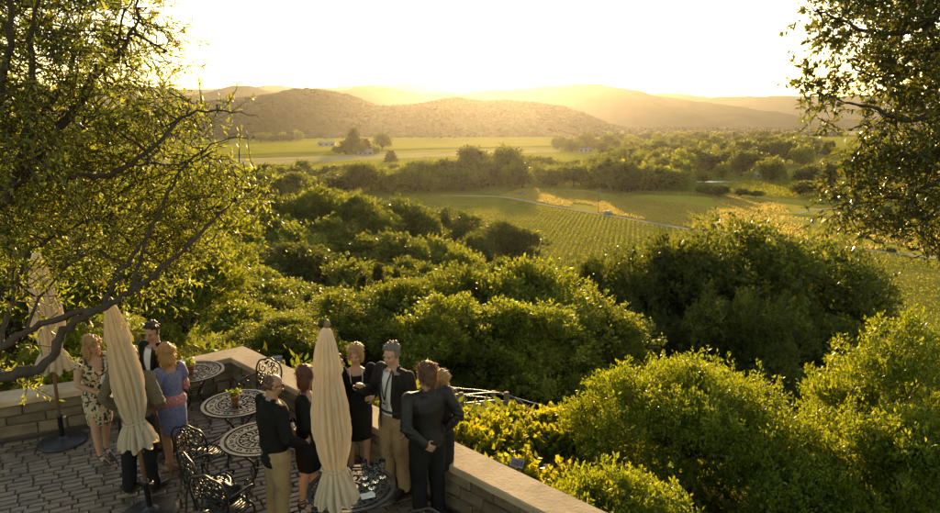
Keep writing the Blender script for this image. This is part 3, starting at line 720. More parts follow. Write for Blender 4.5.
# undergrowth covering the bank below the terrace
def undergrowth():
    rng = np.random.default_rng(8); C = []
    while len(C) < 12000:
        y = 8+70*rng.random()**1.7; x = rng.uniform(-1, 1)*(8+y*.85)
        if y+.6*x < 8.5 and y < 13: continue
        if pip(x, y, [(-9.8,2),(-9.8,7.6),(-5.6,9.3),(-3.8,10.6),(-.1,7.3),(2.9,4.4),(2.9,2)]): continue
        if noise.noise(Vector((x*.25, y*.25, 2))) < -.25: continue
        C.append((x, y, terrain_h(x, y)+rng.uniform(0, .35)))
    C = np.array(C); C = np.repeat(C, 3, 0); n = len(C); C[:, :2] += rng.normal(0, .25, (n, 2))
    A = unit(np.column_stack([rng.normal(0, .7, (n, 2)), np.full(n, .8)])); L = rng.uniform(.10, .22, n)*(1+C[:, 1]/40)
    o = leaves_obj('undergrowth', C, rng, L, .45, M['leaf_oak'], None, A, 'low dark undergrowth covering the bank below the terrace'); o['category'] = 'undergrowth'
undergrowth()
# ---------------------------------------------------------------- shrubs beyond the wall, lower right
def shrub(name, cx, cy, R, ztop, k, n, leaf, seed, label, squash=1.0, mat='leaf_shrub', cat='shrub'):
    rng = np.random.default_rng(seed); zg = terrain_h(cx, cy)-.1; h = ztop-zg
    cl = clumps_dome(rng, R, h*.5, h*.47, k, .2, .25, low=-.85); cl = add_shoots(rng, cl, R, h*.5, h*.47, 90)
    cl[:, 1] *= squash
    V, Fq = crown_leaves(rng, cl, n, leaf, .42, up=.75, shell=.6, out=.55)
    t = empty(name, (cx, cy, zg), 0, label, cat)
    link('foliage', mesh_np('foliage', V, Fq), M[mat], t)
    tm = limb_mesh(rng, cl, .09, .5, h*.75, 16, sub=5); link('stem', tm, M['bark'], t)
shrub('round_shrub', 3.52, 9.6, 1.75, .25, 130, 80000, .062, 31, 'large rounded sunlit shrub in the bottom right beyond the wall')
shrub('round_shrub', 1.78, 6.8, .92, .16, 70, 36000, .058, 32, 'small shrub spilling over the end of the wall cap')
shrub('round_shrub', 6.85, 9.8, 1.45, 1.05, 90, 56000, .064, 33, 'tall bright shrub at the right edge of the picture')
shrub('round_shrub', 5.8, 8.2, 1.15, .3, 80, 46000, .064, 34, 'lower bright shrub in the bottom right corner')
shrub('round_shrub', 4.45, 8.0, 1.0, -.35, 60, 28000, .062, 35, 'low dark shrub between the two bright shrubs at the bottom')
# oak and shrubs behind the left wall
def near_tree(name, cx, cy, R, ztop, k, n, leaf, seed, label, mat='leaf_bright'):
    rng = np.random.default_rng(seed); zg = terrain_h(cx, cy)-.1; h = ztop-zg
    cl = clumps_dome(rng, R, h*.55, h*.43, k, .22, .3)
    V, Fq = crown_leaves(rng, cl, n, leaf, .55, up=.2, shell=.5)
    t = empty(name, (cx, cy, zg), 0, label, 'tree')
    link('crown', mesh_np('crown', V, Fq), M[mat], t); link('trunk', limb_mesh(rng, cl, .13, h*.25, h*.7, 12, sub=4), M['bark'], t)
near_tree('oak_tree', -6.2, 13.2, 1.75, 2.1, 60, 34000, .08, 41, 'round leafy oak behind the wall, above the woman in blue')
near_tree('oak_tree', -9.0, 12.6, 1.9, 2.6, 60, 26000, .088, 42, 'leafy oak behind the leftmost closed umbrella')
near_tree('oak_tree', -11.5, 15.5, 2.6, 3.2, 60, 20000, .115, 43, 'tall oak far left behind the olive tree')
near_tree('oak_tree', -8.2, 17.5, 2.2, 3.4, 50, 18000, .115, 44, 'tall oak behind the olive, above the left group')
shrub('low_shrub', -6.9, 10.6, .8, .75, 30, 12000, .07, 45, 'low yellow-green shrub just over the left wall', mat='leaf_vine')
shrub('low_shrub', -5.4, 11.1, .6, .55, 24, 8000, .07, 46, 'low shrub over the wall behind the man in the dark suit', mat='leaf_bright')

# ---------------------------------------------------------------- olive tree at left, oak bough at right (limbs traced at their own distances)
def twig_leaves(rng, starts, dirs, lens, nper, leaf, spread=.6):
    """leaves along twigs; returns arrays and twig polylines"""
    C = []; A = []; tw = []
    for s, d, L in zip(starts, dirs, lens):
        e1 = s+d*L*.5+rng.normal(0, .06*L, 3); e2 = s+d*L+rng.normal(0, .1*L, 3)-np.array([0, 0, .06*L])
        tw.append((s, e1, e2))
        t = rng.uniform(.12, 1.02, nper)[:, None]
        P = np.where(t < .5, s+(e1-s)*t*2, e1+(e2-e1)*(t*2-1))
        C.append(P+rng.normal(0, .008, (nper, 3))); A.append(unit(d[None]*.8+rng.normal(0, spread, (nper, 3))))
    return np.concatenate(C), np.concatenate(A), tw
def bough_tree(name, label, base, limbs, blobs, n_twig, nper, leaf, wr, leafmat, barkmat, seed, twig_len=(.25, .6), droop=0.0, thin=.55, cat='tree'):
    rng = np.random.default_rng(seed); t = empty(name, base, 0, label, cat); B = Vector(base)
    trunk = MB(); nodes_ = []; first = True
    for pts, rads in limbs:
        P = [Vector(q) for q in smooth_line([tuple(p) for p in pts], 5)]
        R = np.interp(np.linspace(0, 1, len(P)), np.linspace(0, 1, len(rads)), rads)
        P2 = [p-B+Vector(rng.normal(0, .012, 3)) for p in P]
        mb = trunk if first else MB()
        mb.tube(P2, list(R*thin*(1+rng.normal(0, .1, len(R)))), 10)
        if first: trunk.build('trunk', M[barkmat], t); first = False
        else: mb.build('limb', M[barkmat], t)
        nodes_ += [np.array(p) for p in P[1:]]
    nodes_ = np.array(nodes_)
    starts = []; dirs = []; lens = []; conn = MB()
    bw = np.array([b[3] for b in blobs])**2; bw = bw*np.array([b[4] for b in blobs]); bw /= bw.sum()
    for bi in rng.choice(len(blobs), n_twig, p=bw):
        b = blobs[bi]; d = rng.normal(0, 1, 3); d /= np.linalg.norm(d)
        p = np.array(b[:3])+d*b[3]*rng.uniform(.1, 1)**.6
        q = nodes_[np.argmin(((nodes_-p)**2).sum(1))]
        dv = p-q; dl = np.linalg.norm(dv)+1e-6
        dd = dv/dl*.7+rng.normal(0, .55, 3)+np.array([0, 0, .15-droop]); dd /= np.linalg.norm(dd)
        starts.append(p); dirs.append(dd); lens.append(rng.uniform(*twig_len))
    C, A, tw = twig_leaves(rng, starts, dirs, lens, nper, leaf)
    for k, (s, a, e) in enumerate(tw):
        conn.tube([s-np.array(B), a-np.array(B), e-np.array(B)], [.006, .004, .0015], 3, cap=False)
    # secondary branches joining blobs to the limbs
    for b in blobs:
        for _ in range(max(2, int(b[3]*7))):
            d = rng.normal(0, 1, 3); p = np.array(b[:3])+d/np.linalg.norm(d)*b[3]*rng.uniform(.3, .95)
            q = nodes_[np.argmin(((nodes_-p)**2).sum(1))]; m = (p+q)/2+rng.normal(0, .12, 3)*np.linalg.norm(p-q)
            f = (q*2+m)/3+rng.normal(0, .03, 3); h_ = (m+p)/2+rng.normal(0, .06, 3)*np.linalg.norm(p-q)
            r = .009+.007*np.linalg.norm(p-q)
            conn.tube([q-np.array(B), f-np.array(B), m-np.array(B), h_-np.array(B), p-np.array(B)], [r, r*.8, r*.6, r*.45, .004], 5, cap=False)
    conn.build('branches', M[barkmat], t)
    n = len(C); V, Fq = leaf_arrays(C-np.array(B), A, unit(rng.normal(0, 1, (n, 3))+[0, 0, .5]), leaf*rng.uniform(.6, 1.3, n), wr, .2)
    link('crown', mesh_np('crown', V, Fq), M[leafmat], t)
    return t
def P3(*a): return [ony(x, y, d) for x, y, d in a]
OB = (-5.6, 5.2, 0)
ol = [
 ([Vector(OB)+Vector((0,0,-.3)), Vector(OB)+Vector((.05,0,.8)), Vector((-5.3,5.3,1.9)), ony(-110,215,5.4), ony(-40,205,5.4), ony(0,201,5.4), ony(19,178,5.5), ony(47,145,5.6), ony(80,103,5.7), ony(98,75,5.8), ony(122,51,5.9), ony(136,19,6.0), ony(150,-40,6.1)], [.24,.19,.17,.14,.11,.085,.075,.065,.05,.04,.03,.02,.008]),
 ([Vector((-5.5,5.2,1.0)), ony(-70,395,5.2), ony(0,378,5.25), ony(47,364,5.3), ony(64,332,5.35), ony(99,309,5.4), ony(129,291,5.5), ony(171,259,5.7), ony(214,219,6.0), ony(245,190,6.2)], [.15,.12,.085,.07,.06,.058,.05,.036,.02,.006]),
 ([Vector((-5.4,5.25,1.4)), ony(-50,365,5.3), ony(0,347,5.35), ony(28,331,5.4), ony(60,318,5.4), ony(99,309,5.4)], [.13,.09,.06,.05,.045,.05]),
 (P3((103,305,5.42),(118,278,5.5),(133,253,5.6),(150,231,5.7),(165,200,5.8),(172,180,5.9)), [.045,.038,.03,.022,.014,.006]),
 (P3((-30,206,5.3),(0,192,5.4),(28,180,5.5),(80,176,5.6),(112,173,5.7),(154,145,5.8),(187,114,6.0),(225,112,6.1),(260,116,6.2)), [.09,.07,.055,.045,.04,.03,.022,.012,.004]),
 (P3((130,290,5.5),(146,240,5.8),(164,201,5.9),(187,164,6.0),(220,142,6.1),(255,136,6.2)), [.03,.026,.022,.018,.011,.004]),
 (P3((80,103,5.7),(95,70,5.7),(112,47,5.8),(126,14,5.8),(140,-30,5.9)), [.035,.028,.02,.014,.005]),
 (P3((19,178,5.5),(25,140,5.3),(35,95,5.2),(30,40,5.1),(45,-20,5.0)), [.07,.06,.045,.03,.015]),
 (P3((-20,205,5.4),(-15,140,5.2),(5,80,5.0),(10,20,4.9),(0,-40,4.8)), [.09,.07,.05,.035,.02]),
 (P3((25,140,5.3),(60,90,5.6),(75,45,5.8),(85,0,6.0)), [.04,.03,.02,.01]),
 (P3((112,173,5.7),(140,165,5.9),(180,165,6.1),(215,150,6.2),(240,128,6.3)), [.025,.02,.014,.009,.004]),
 (P3((0,347,5.35),(12,300,5.5),(30,255,5.7),(60,235,5.9),(100,215,6.1)), [.04,.033,.025,.016,.006]),
 (P3((28,331,5.4),(45,290,5.6),(75,260,5.8),(100,250,5.9)), [.028,.02,.012,.005]),
]
ob = []
for (x, y, d, r, dens) in [(20,40,5.4,.75,.6),(70,30,5.9,.6,.5),(115,40,6.2,.45,.4),(150,15,6.4,.35,.45),(30,110,5.4,.7,.7),(90,95,6.0,.55,.65),(135,85,6.2,.4,.45),(30,180,5.8,.7,1),(95,160,6.2,.6,1),(150,150,6.3,.45,.8),(190,150,6.4,.4,.65),(215,130,6.4,.3,.5),
    (215,175,6.4,.35,.8),(20,225,6.0,.5,.8),(100,225,6.3,.6,1),(160,210,6.4,.5,1),(205,215,6.4,.38,.9),(240,195,6.5,.28,.8),(30,290,6.3,.4,.15),(125,270,6.4,.4,.6),(165,255,6.4,.4,.8),(15,365,5.6,.3,.3),(75,250,5.7,.3,.25),(10,-30,5.3,.8,1),(90,-30,6.0,.6,.8),(-30,120,5.2,.8,.8),(-30,260,5.6,.6,.8),(175,110,6.4,.25,.35),(170,60,6.4,.22,.25)]:
    ob.append((*ony(x, y, d), r, dens))
bough_tree('olive_tree', 'near olive tree with dark crooked limbs and narrow leaves at the left edge', OB, ol, ob, 3400, 18, .057, .27, 'leaf_olive', 'bark_olive', 51, (.22, .5))
RB = (7.6, 6.4, -1.3)
rl = [
 ([Vector(RB)+Vector((0,0,-.3)), Vector((7.5,6.4,1.0)), Vector((7.2,6.5,3.4)), Vector((6.6,6.6,5.2)), ony(980,-20,6.8), ony(930,-30,7.0), ony(880,-40,7.2)], [.3,.25,.22,.18,.13,.09,.05]),
 ([Vector((7.2,6.5,3.4)), ony(1010,120,6.6), ony(960,110,6.7), ony(905,120,6.7), ony(870,108,6.7), ony(835,100,6.7), ony(800,84,6.7)], [.14,.1,.07,.045,.028,.016,.005]),
 ([ony(1010,120,6.6), ony(965,165,6.6), ony(920,190,6.6), ony(880,200,6.6), ony(845,205,6.6)], [.07,.05,.035,.02,.006]),
 ([ony(980,-20,6.8), ony(930,20,6.8), ony(880,35,6.8), ony(840,20,6.8), ony(805,5,6.8)], [.09,.06,.04,.022,.006]),
 ([ony(965,165,6.6), ony(940,205,6.5), ony(915,225,6.5), ony(890,232,6.5)], [.035,.025,.014,.005]),
 ([ony(930,20,6.8), ony(900,70,6.8), ony(870,75,6.8), ony(845,60,6.8)], [.05,.035,.02,.006]),
]
rb = []
for (x, y, d, r, dens) in [(905,10,6.9,.5,1),(845,5,6.9,.32,.9),(950,20,7.0,.6,1),(870,45,6.8,.35,.9),(920,70,6.8,.5,1),(960,110,6.9,.6,1),(880,95,6.7,.3,.7),(830,92,6.7,.19,1.0),(806,82,6.7,.13,1.0),(818,116,6.7,.13,.8),(905,140,6.7,.4,1),(945,170,6.7,.5,1),(870,160,6.6,.28,.9),(895,190,6.6,.35,1),(852,190,6.6,.24,1),(838,208,6.6,.16,.9),(870,222,6.6,.18,.9),(905,218,6.5,.22,.9),(935,225,6.5,.25,1),(940,243,6.5,.16,.8),(815,8,6.8,.16,.8),(980,60,7,.6,.8),(985,160,6.8,.6,.8),(835,30,6.8,.16,.8)]:
    rb.append((*ony(x, y, d), r, dens))
bough_tree('oak_tree', 'near oak whose leafy boughs hang into the top right corner', RB, rl, rb, 2300, 15, .056, .5, 'leaf_oak_near', 'bark', 52, (.12, .3), .25)

# ---------------------------------------------------------------- grapevines and trellis beyond the right wall
def trellis():
    t = empty('vine_trellis', (0, 0, 0), 0, 'weathered post and wire vine trellis curving along the bank behind the wall', 'trellis')
    posts = [(461, 432, 12.2, 1.25), (493, 424, 14.0, 1.2), (506, 430, 13.2, 1.3), (600, 456, 12.6, 1.2), (455, 414, 15.5, 1.0), (585, 432, 14.6, 1.2)]
    tops = []
    for px, pb, Y, h in posts:
        p = ony(px, pb, Y); a = MB(); z0 = terrain_h(p.x, p.y)-.2; zt = p.z+h*.66
        a.tube([(p.x, p.y, z0), (p.x+.02, p.y, (z0+zt)/2), (p.x, p.y+.02, zt)], [.065, .06, .055], 8); a.build('post', M['post'], t); tops.append((p.x, p.y, zt))
    def wire(pts, r=.013):
        a = MB(); a.tube(smooth_line([tuple(p) for p in pts], 6), r, 5); a.build('wire', M['wire'], t)
    for dz in (0, -.16, -.34):
        wire([ony(420, 383, 14.5)+Vector((0,0,dz)), ony(455, 388, 14.2)+Vector((0,0,dz)), Vector(tops[1])+Vector((0,0,dz-.02)), ony(540, 405, 13.6)+Vector((0,0,dz)), ony(600, 421, 13.2)+Vector((0,0,dz)), ony(640, 432, 13)+Vector((0,0,dz))])
    for dz in (0, -.18, -.36):
        wire([Vector(tops[0])+Vector((-.8,.1,dz)), Vector(tops[0])+Vector((0,0,dz-.03)), Vector(tops[2])+Vector((0,0,dz-.03)), ony(550, 420, 12.9)+Vector((0,0,dz)), Vector(tops[3])+Vector((0,0,dz-.03))])
trellis()
def grapevine(cx, cy, L, rz, ztop, n, seed, label):
    rng = np.random.default_rng(seed); zg = terrain_h(cx, cy)-.05; h = ztop-zg
    t = empty('grapevine', (cx, cy, zg), rz, label, 'vine', None)
    st = MB(); st.tube([(0,0,-.2),(.04,.02,h*.3),(-.03,0,h*.6)], [.05,.04,.03], 7); st.tube([(-L/2,0,h*.6),(0,.03,h*.62),(L/2,0,h*.6)], [.012,.025,.012], 6)
    starts = []; dirs = []; lens = []
    for _ in range(int(n/14)):
        x = rng.uniform(-L/2, L/2); starts.append(np.array([x, rng.normal(0, .12), h*rng.uniform(.2, .68)])); d = np.array([rng.normal(0, .4), rng.normal(0, .5), 1]); dirs.append(d/np.linalg.norm(d)); lens.append(rng.uniform(.25, .62)*h*.62)
    C, A, tw = twig_leaves(rng, starts, dirs, lens, 14, .1, .9)
    for s, a, e in tw: st.tube([s, a, e], [.006, .004, .002], 4, cap=False)
    st.build('stem', M['bark'], t); m = len(C)
    V, Fq = leaf_arrays(C, A, unit(rng.normal(0, 1, (m, 3))), .088*rng.uniform(.5, 1.35, m), .95, .12)
    link('foliage', mesh_np('foliage', V, Fq), M['leaf_vine'], t)
for i, (px, py, Y, zt, lab) in enumerate([(468, 440, 9.6, -0.36, 'sunlit grapevine right behind the leather jacket man'), (505, 445, 9.9, -0.44, 'sunlit grapevine above the small sign on the wall'), (545, 452, 10.0, -0.58, 'sunlit grapevine between sign and big shrub'),
                                        (580, 462, 9.9, -0.61, 'grapevine against the left side of the big shrub'), (520, 430, 11.0, -0.77, 'back grapevine under the trellis wires'), (570, 440, 11.2, -0.77, 'back grapevine near the wires and the big shrub'),
                                        (478, 425, 10.8, -0.77, 'back grapevine by the vine posts'), (540, 470, 8.6, -0.46, 'low grapevine touching the back of the wall'), (500, 460, 8.7, -0.36, 'low grapevine directly behind the small sign')]):
    p = ony(px, py, Y); grapevine(p.x, p.y, 1.0, -.75+i*.1, zt, 1100, 60+i, lab)
# ---------------------------------------------------------------- terrace: bed, pavers, parapet walls
LIN = [(-9.4,6.75),(-5.31,8.75),(-3.82,9.96)]            # inner edge of the left cap
RIN = [(-3.82,9.96),(-.39,6.78),(.72,5.72),(2.4,4.12)]   # inner edge of the right cap
def terrace():
    poly = [(-9.4,6.72),(-5.31,8.72),(-3.82,9.93),(-.39,6.75),(.72,5.69),(2.4,4.09),(2.4,1.5),(-9.4,1.5)]
    bm = bmesh.new(); top = [bm.verts.new((x, y, -.014)) for x, y in poly]; bot = [bm.verts.new((x, y, -1.6)) for x, y in poly]
    bm.faces.new(top[::-1]); n = len(poly); bm.faces.new(bot)
    for i in range(n): bm.faces.new((top[i], top[(i+1) % n], bot[(i+1) % n], bot[i]))
    bmesh.ops.recalc_face_normals(bm, faces=bm.faces); me = bpy.data.meshes.new('terrace'); bm.to_mesh(me); bm.free()
    t = tag(link('terrace', me, M['joint']), 'terrace floor of worn rectangular stone pavers laid in rows', 'terrace', kind='structure')
    rng = np.random.default_rng(3); ang = math.radians(25.5); c, s = math.cos(ang), math.sin(ang)
    inner = [(-9.4,6.78),(-5.28,8.70),(-3.82,9.88),(-.41,6.72),(.70,5.66),(2.36,4.1),(2.36,2.6),(-9.4,2.6)]
    def paver_shape(L, W, seed):
        r = np.random.default_rng(seed); b = .011; hx, hy = L/2, W/2
        def ring(i, z, j): return [(x*(hx-i)+r.normal(0, j), y*(hy-i)+r.normal(0, j), z+r.normal(0, j*.5)) for x, y in ((-1,-1),(-.35,-1),(.35,-1),(1,-1),(1,1),(.35,1),(-.35,1),(-1,1))]
        return [ring(0, -.05, .001), ring(.002, -.008, .0025), ring(b, .001, .0025)]
    kinds = []
    for k in range(14):
        L = [.17,.20,.22,.24,.26,.19,.21,.23,.25,.28,.18,.22,.2,.24][k]; mb = MB(); rings = paver_shape(L-.015, .088, 100+k)
        mb.loft(rings); me = mb.mesh('paver', False); me.materials.append(M['paver']); kinds.append((L, me, rings))
    items = []; wv = -6.5
    ww = .103
    for r in range(110):
        wv = r*ww + 2.0; u = -9+rng.uniform(0, .25)
        while u < 6.5:
            k = rng.integers(14); L = kinds[k][0]; uc = u+L/2; u += L
            x, y = uc*c-wv*s, uc*s+wv*c
            if not pip(x, y, inner): continue
            q = proj((x, y, 0))
            if q is None or not (-25 < q[0] < 640 and q[1] < 545): continue
            items.append((x, y, k, rng.normal(0, .0045), ang+rng.normal(0, .012), rng.normal(0, .012), rng.normal(0, .012), rng.random() < .5))
    def vis(it):
        q = proj((it[0], it[1], 0)); inf = 0 <= q[0] <= 470 and q[1] <= 513
        return (0 if inf else 1, math.hypot(it[0], it[1]))
    items.sort(key=vis)
    for it in items[:300]:
        o = bpy.data.objects.new('paver', kinds[it[2]][1]); COL.objects.link(o); o.parent = t
        o.location = (it[0], it[1], it[3]); o.rotation_euler = (it[5], it[6], it[4]+(math.pi if it[7] else 0))
    mb = MB()
    for it in items[300:]:
        R = Matrix.Translation((it[0], it[1], it[3])) @ Matrix.Rotation(it[4]+(math.pi if it[7] else 0), 4, 'Z') @ Matrix.Rotation(it[5], 4, 'X')
        mb.loft([[R @ Vector(p) for p in rg_] for rg_ in kinds[it[2]][2]])
    m2 = surf('paver_stone_far', [(.10,.068,.042),(.155,.108,.066),(.21,.15,.095)], 9, .4, .55, 35, bdist=.006, spec=.55)
    tn = m2.node_tree; b = tn.nodes['Principled BSDF']; g = tn.nodes.new('ShaderNodeNewGeometry'); hs = tn.nodes.new('ShaderNodeHueSaturation'); mr = tn.nodes.new('ShaderNodeMapRange')
    mr.inputs[3].default_value = .65; mr.inputs[4].default_value = 1.35; src = b.inputs['Base Color'].links[0].from_socket
    tn.links.new(g.outputs['Random Per Island'], mr.inputs[0]); tn.links.new(mr.outputs[0], hs.inputs['Value']); tn.links.new(src, hs.inputs['Color']); tn.links.new(hs.outputs[0], b.inputs['Base Color'])
    o = mb.build('paver_field', m2, t, False); o['kind'] = 'stuff'
terrace()

def offset_line(pts, d):
    """parallel line to the left of travel, mitred"""
    out = []; P = [Vector(p) for p in pts]
    for i, p in enumerate(P):
        ns = []
        if i > 0: a = (P[i]-P[i-1]).normalized(); ns.append(Vector((-a.y, a.x)))
        if i < len(P)-1: a = (P[i+1]-P[i]).normalized(); ns.append(Vector((-a.y, a.x)))
        n = sum(ns, Vector((0, 0))).normalized(); k = d/max(.3, n.dot(ns[0])); out.append(p+n*k)
    return out
FULL = LIN[:-1]+RIN; OUT = offset_line(FULL, .43); INF = offset_line(FULL, .075); OUF = offset_line(FULL, .38)
def prism_strip(name, a, b, z0, z1, mat, parent, sub=1, jit=0, seed=0, bev=0):
    """wall strip between two parallel lines"""
    r = np.random.default_rng(seed); A = []; B = []
    for i in range(len(a)-1):
        n = max(1, int((Vector(a[i+1])-Vector(a[i])).length/.16)) if sub > 1 else 1
        for k in range(n): A.append(Vector(a[i]).lerp(Vector(a[i+1]), k/n)); B.append(Vector(b[i]).lerp(Vector(b[i+1]), k/n))
    A.append(Vector(a[-1])); B.append(Vector(b[-1])); mb = MB(); rings = []
    for p, q in zip(A, B):
        d = (q-p).normalized(); j = lambda: r.normal(0, jit)
        e = bev
        p_ = p+d*j(); q_ = q+d*j()
        rings.append([(*p_, z0), (*q_, z0), (*q_, z1-e+j()*.3), (*(q_-d*e), z1+j()*.4), (*(p_+d*e), z1+j()*.4), (*p_, z1-e+j()*.3)])
    mb.loft(rings); return mb.build(name, mat, parent, False)
def wall(name, i0, i1, label, course, lens, seed):
    t = empty(name, (0, 0, 0), 0, label, 'wall')
    sl = slice(i0, i1+1)
    prism_strip('core', INF[sl], OUF[sl], -1.7, .468, M['mortar'], t)
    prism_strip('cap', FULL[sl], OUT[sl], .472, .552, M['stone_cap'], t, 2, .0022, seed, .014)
    r = np.random.default_rng(seed)
    for i in range(i0, i1):
        p, q = Vector(INF[i]), Vector(INF[i+1]); d = (q-p).normalized(); n = Vector((d.y, -d.x)); L = (q-p).length; z = 0.0
        for ci, ch in enumerate(course):
            u = -r.uniform(0, .15) if ci % 2 else 0
            while u < L-.02:
                l = r.uniform(*lens); a = max(u, 0)+.006; b = min(u+l, L)-.006; u += l
                if b-a < .04: continue
                dep = .10; pr = r.uniform(.018, .045); bz = .012; hh = ch-.014
                ctr = p+d*((a+b)/2); cz = z+ch/2
                q2 = proj((ctr.x, ctr.y, cz))
                if q2 is None or q2[0] < -40 or q2[1] > 560: continue
                mb = MB(); X = Vector((d.x, d.y, 0)); N = Vector((n.x, n.y, 0)); Z = Vector((0, 0, 1)); hw = (b-a)/2
                def ring(ix, off, j): return [X*(sx*(hw-ix))+Z*(sz*(hh/2-ix))+N*(off+r.normal(0, j*.8))+X*r.normal(0, j)+Z*r.normal(0, j) for sx, sz in ((-1,-1),(0,-1),(1,-1),(1,0),(1,1),(0,1),(-1,1),(-1,0))]
                mb.loft([ring(0, -.04, 0), ring(0, pr*.55, .004), ring(bz*1.3, pr, .006)])
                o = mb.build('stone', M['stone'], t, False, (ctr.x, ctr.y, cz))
            z += ch
wall('parapet_wall', 0, 2, 'low stone parapet wall with pale cap along the left of the terrace', [.17,.14,.158], (.2,.48), 5)
wall('parapet_wall', 2, 5, 'low stone parapet wall with pale sunlit cap running from the corner to the bottom', [.16,.15,.158], (.28,.55), 6)

# ---------------------------------------------------------------- closed umbrellas
def umbrella(x, y, tilt, zhem, ztie, ztop, label, seed, rscale=1.0, base=True, spin=0):
    t = empty('closed_umbrella', (x, y, 0), 0, label, 'umbrella', 'closed cream umbrellas'); t.rotation_euler = (tilt[1], tilt[0], spin)
    r = random.Random(seed); nz, na = 66, 160; rings = []
    ph = [r.uniform(0, 6.28) for _ in range(8)]
    prof = [(0, .205), (.04, .2), (.10, .165), ((ztie-zhem)/(ztop-zhem), .108), ((ztie-zhem)/(ztop-zhem)+.06, .135), (.42, .172), (.55, .160), (.70, .122), (.735, .108), (.742, .138), (.80, .122), (.90, .092), (.965, .068), (.99, .045), (1, .012)]
    for i in range(nz):
        f = i/(nz-1); R = np.interp(f, [p[0] for p in prof], [p[1] for p in prof])*rscale
        cx = .012*math.sin(f*4+ph[0]); cyy = .012*math.cos(f*3+ph[1])
        amp = np.interp(f, [0, .1, .2, .3, .6, .73, .742, .9, 1], [.30, .26, .14, .24, .27, .24, .18, .14, 0])
        ring = []
        for j in range(na):
            a = 2*math.pi*j/na; sh = .35*math.sin(f*2.2+ph[5])
            pa = 6*(a+sh)+ph[2]+.7*math.sin(a*2+ph[3]); pb = 9.5*(a+sh*.7)+ph[4]+1.3*math.sin(a+f*3)
            pleat = .9-2.2*(1-abs(math.sin(pa)))**2.2-.9*(1-abs(math.sin(pb)))**2+.15*math.cos(26*a+ph[6]+f*2)
            q = 1+amp*.75*pleat+.05*math.sin(2*a+ph[7]+f*5)+.09*noise.noise(Vector((math.cos(a)*3.2, math.sin(a)*3.2, f*9+seed*7)))+.05*noise.noise(Vector((math.cos(a)*8, math.sin(a)*8, f*26+seed)))
            z = zhem+(ztop-zhem)*f
            if f < .12: z -= .035*(1-f/.12)*(math.cos(8*(a+sh)+ph[2])+.4*math.sin(3*a+ph[5]))
            if .70 < f < .78: z -= .02*math.cos(8*a+ph[6])
            ring.append((cx+R*q*math.cos(a), cyy+R*q*math.sin(a), z))
        rings.append(ring)
    mb = MB(); mb.loft(rings, cap=False); c = mb.build('canopy', M['canvas'], t)
    tie = MB(); zt = ztie
    tie.tube([(.112*rscale*1.08*math.cos(k*.2618)*(1+.05*math.cos(8*k)), .112*rscale*1.08*math.sin(k*.2618), zt+.006*math.sin(k)) for k in range(24)], .011, 6, closed=True)
    tie.tube([(.10, -.07, zt), (.13, -.10, zt-.05), (.12, -.11, zt-.11)], .007, 5)
    tie.build('tie_strap', M['canvas_tie'], c)
    p = MB(); p.tube([(0,0,.30),(0,0,ztop-.05)], .021, 12); p.build('pole', M['pole_wood'], t)
    f = MB(); f.lathe([(.012,0),(.026,.01),(.03,.035),(.018,.06),(.006,.075)], (0,0,ztop-.008), 12); f.build('finial', M['pole_wood'], t)
    s = MB(); s.lathe([(.03,.0),(.031,.30),(.034,.30),(.034,.36),(.024,.365)], (0,0,.06), 14); s.build('sleeve', M['base_metal'], t)
    k = MB(); k.tube([(.03,0,.37),(.075,0,.37)], [.008,.008], 8); k.tube([(.075,0,.35),(.075,0,.39)], .011, 8); k.build('clamp_knob', M['brass'], t)
    for a in (0, 2.1, 4.2):
        q = MB(); q.tube([(.03*math.cos(a), .03*math.sin(a), zhem+.25), (.045*math.cos(a), .045*math.sin(a), zhem-.10)], [.006,.009], 6); q.build('rib_end', M['brass'], t)
    b = MB(); b.lathe([(.29,0),(.30,.012),(.295,.03),(.25,.05),(.10,.064),(.06,.072),(.045,.09),(.04,.1)], (0,0,.004), 40)
    o = b.build('base', M['base_metal'], t)
    if tilt != (0, 0): # the base stays flat on the pavers
        o.rotation_euler = (-tilt[1], -tilt[0], 0)
    return t
umbrella(-5.48, 8.20, (0, 0), 1.05, 1.32, 2.62, 'leftmost closed cream umbrella standing by the wall behind olive limbs', 1, .95)
umbrella(-3.51, 6.55, (-.075, .0), .84, 1.10, 2.42, 'leaning closed cream umbrella in front of the left group', 2, .84)
umbrella(-1.18, 5.22, (0, 0), 1.0, 1.31, 2.58, 'closed cream umbrella in front of the right group', 3, .82, spin=.6)

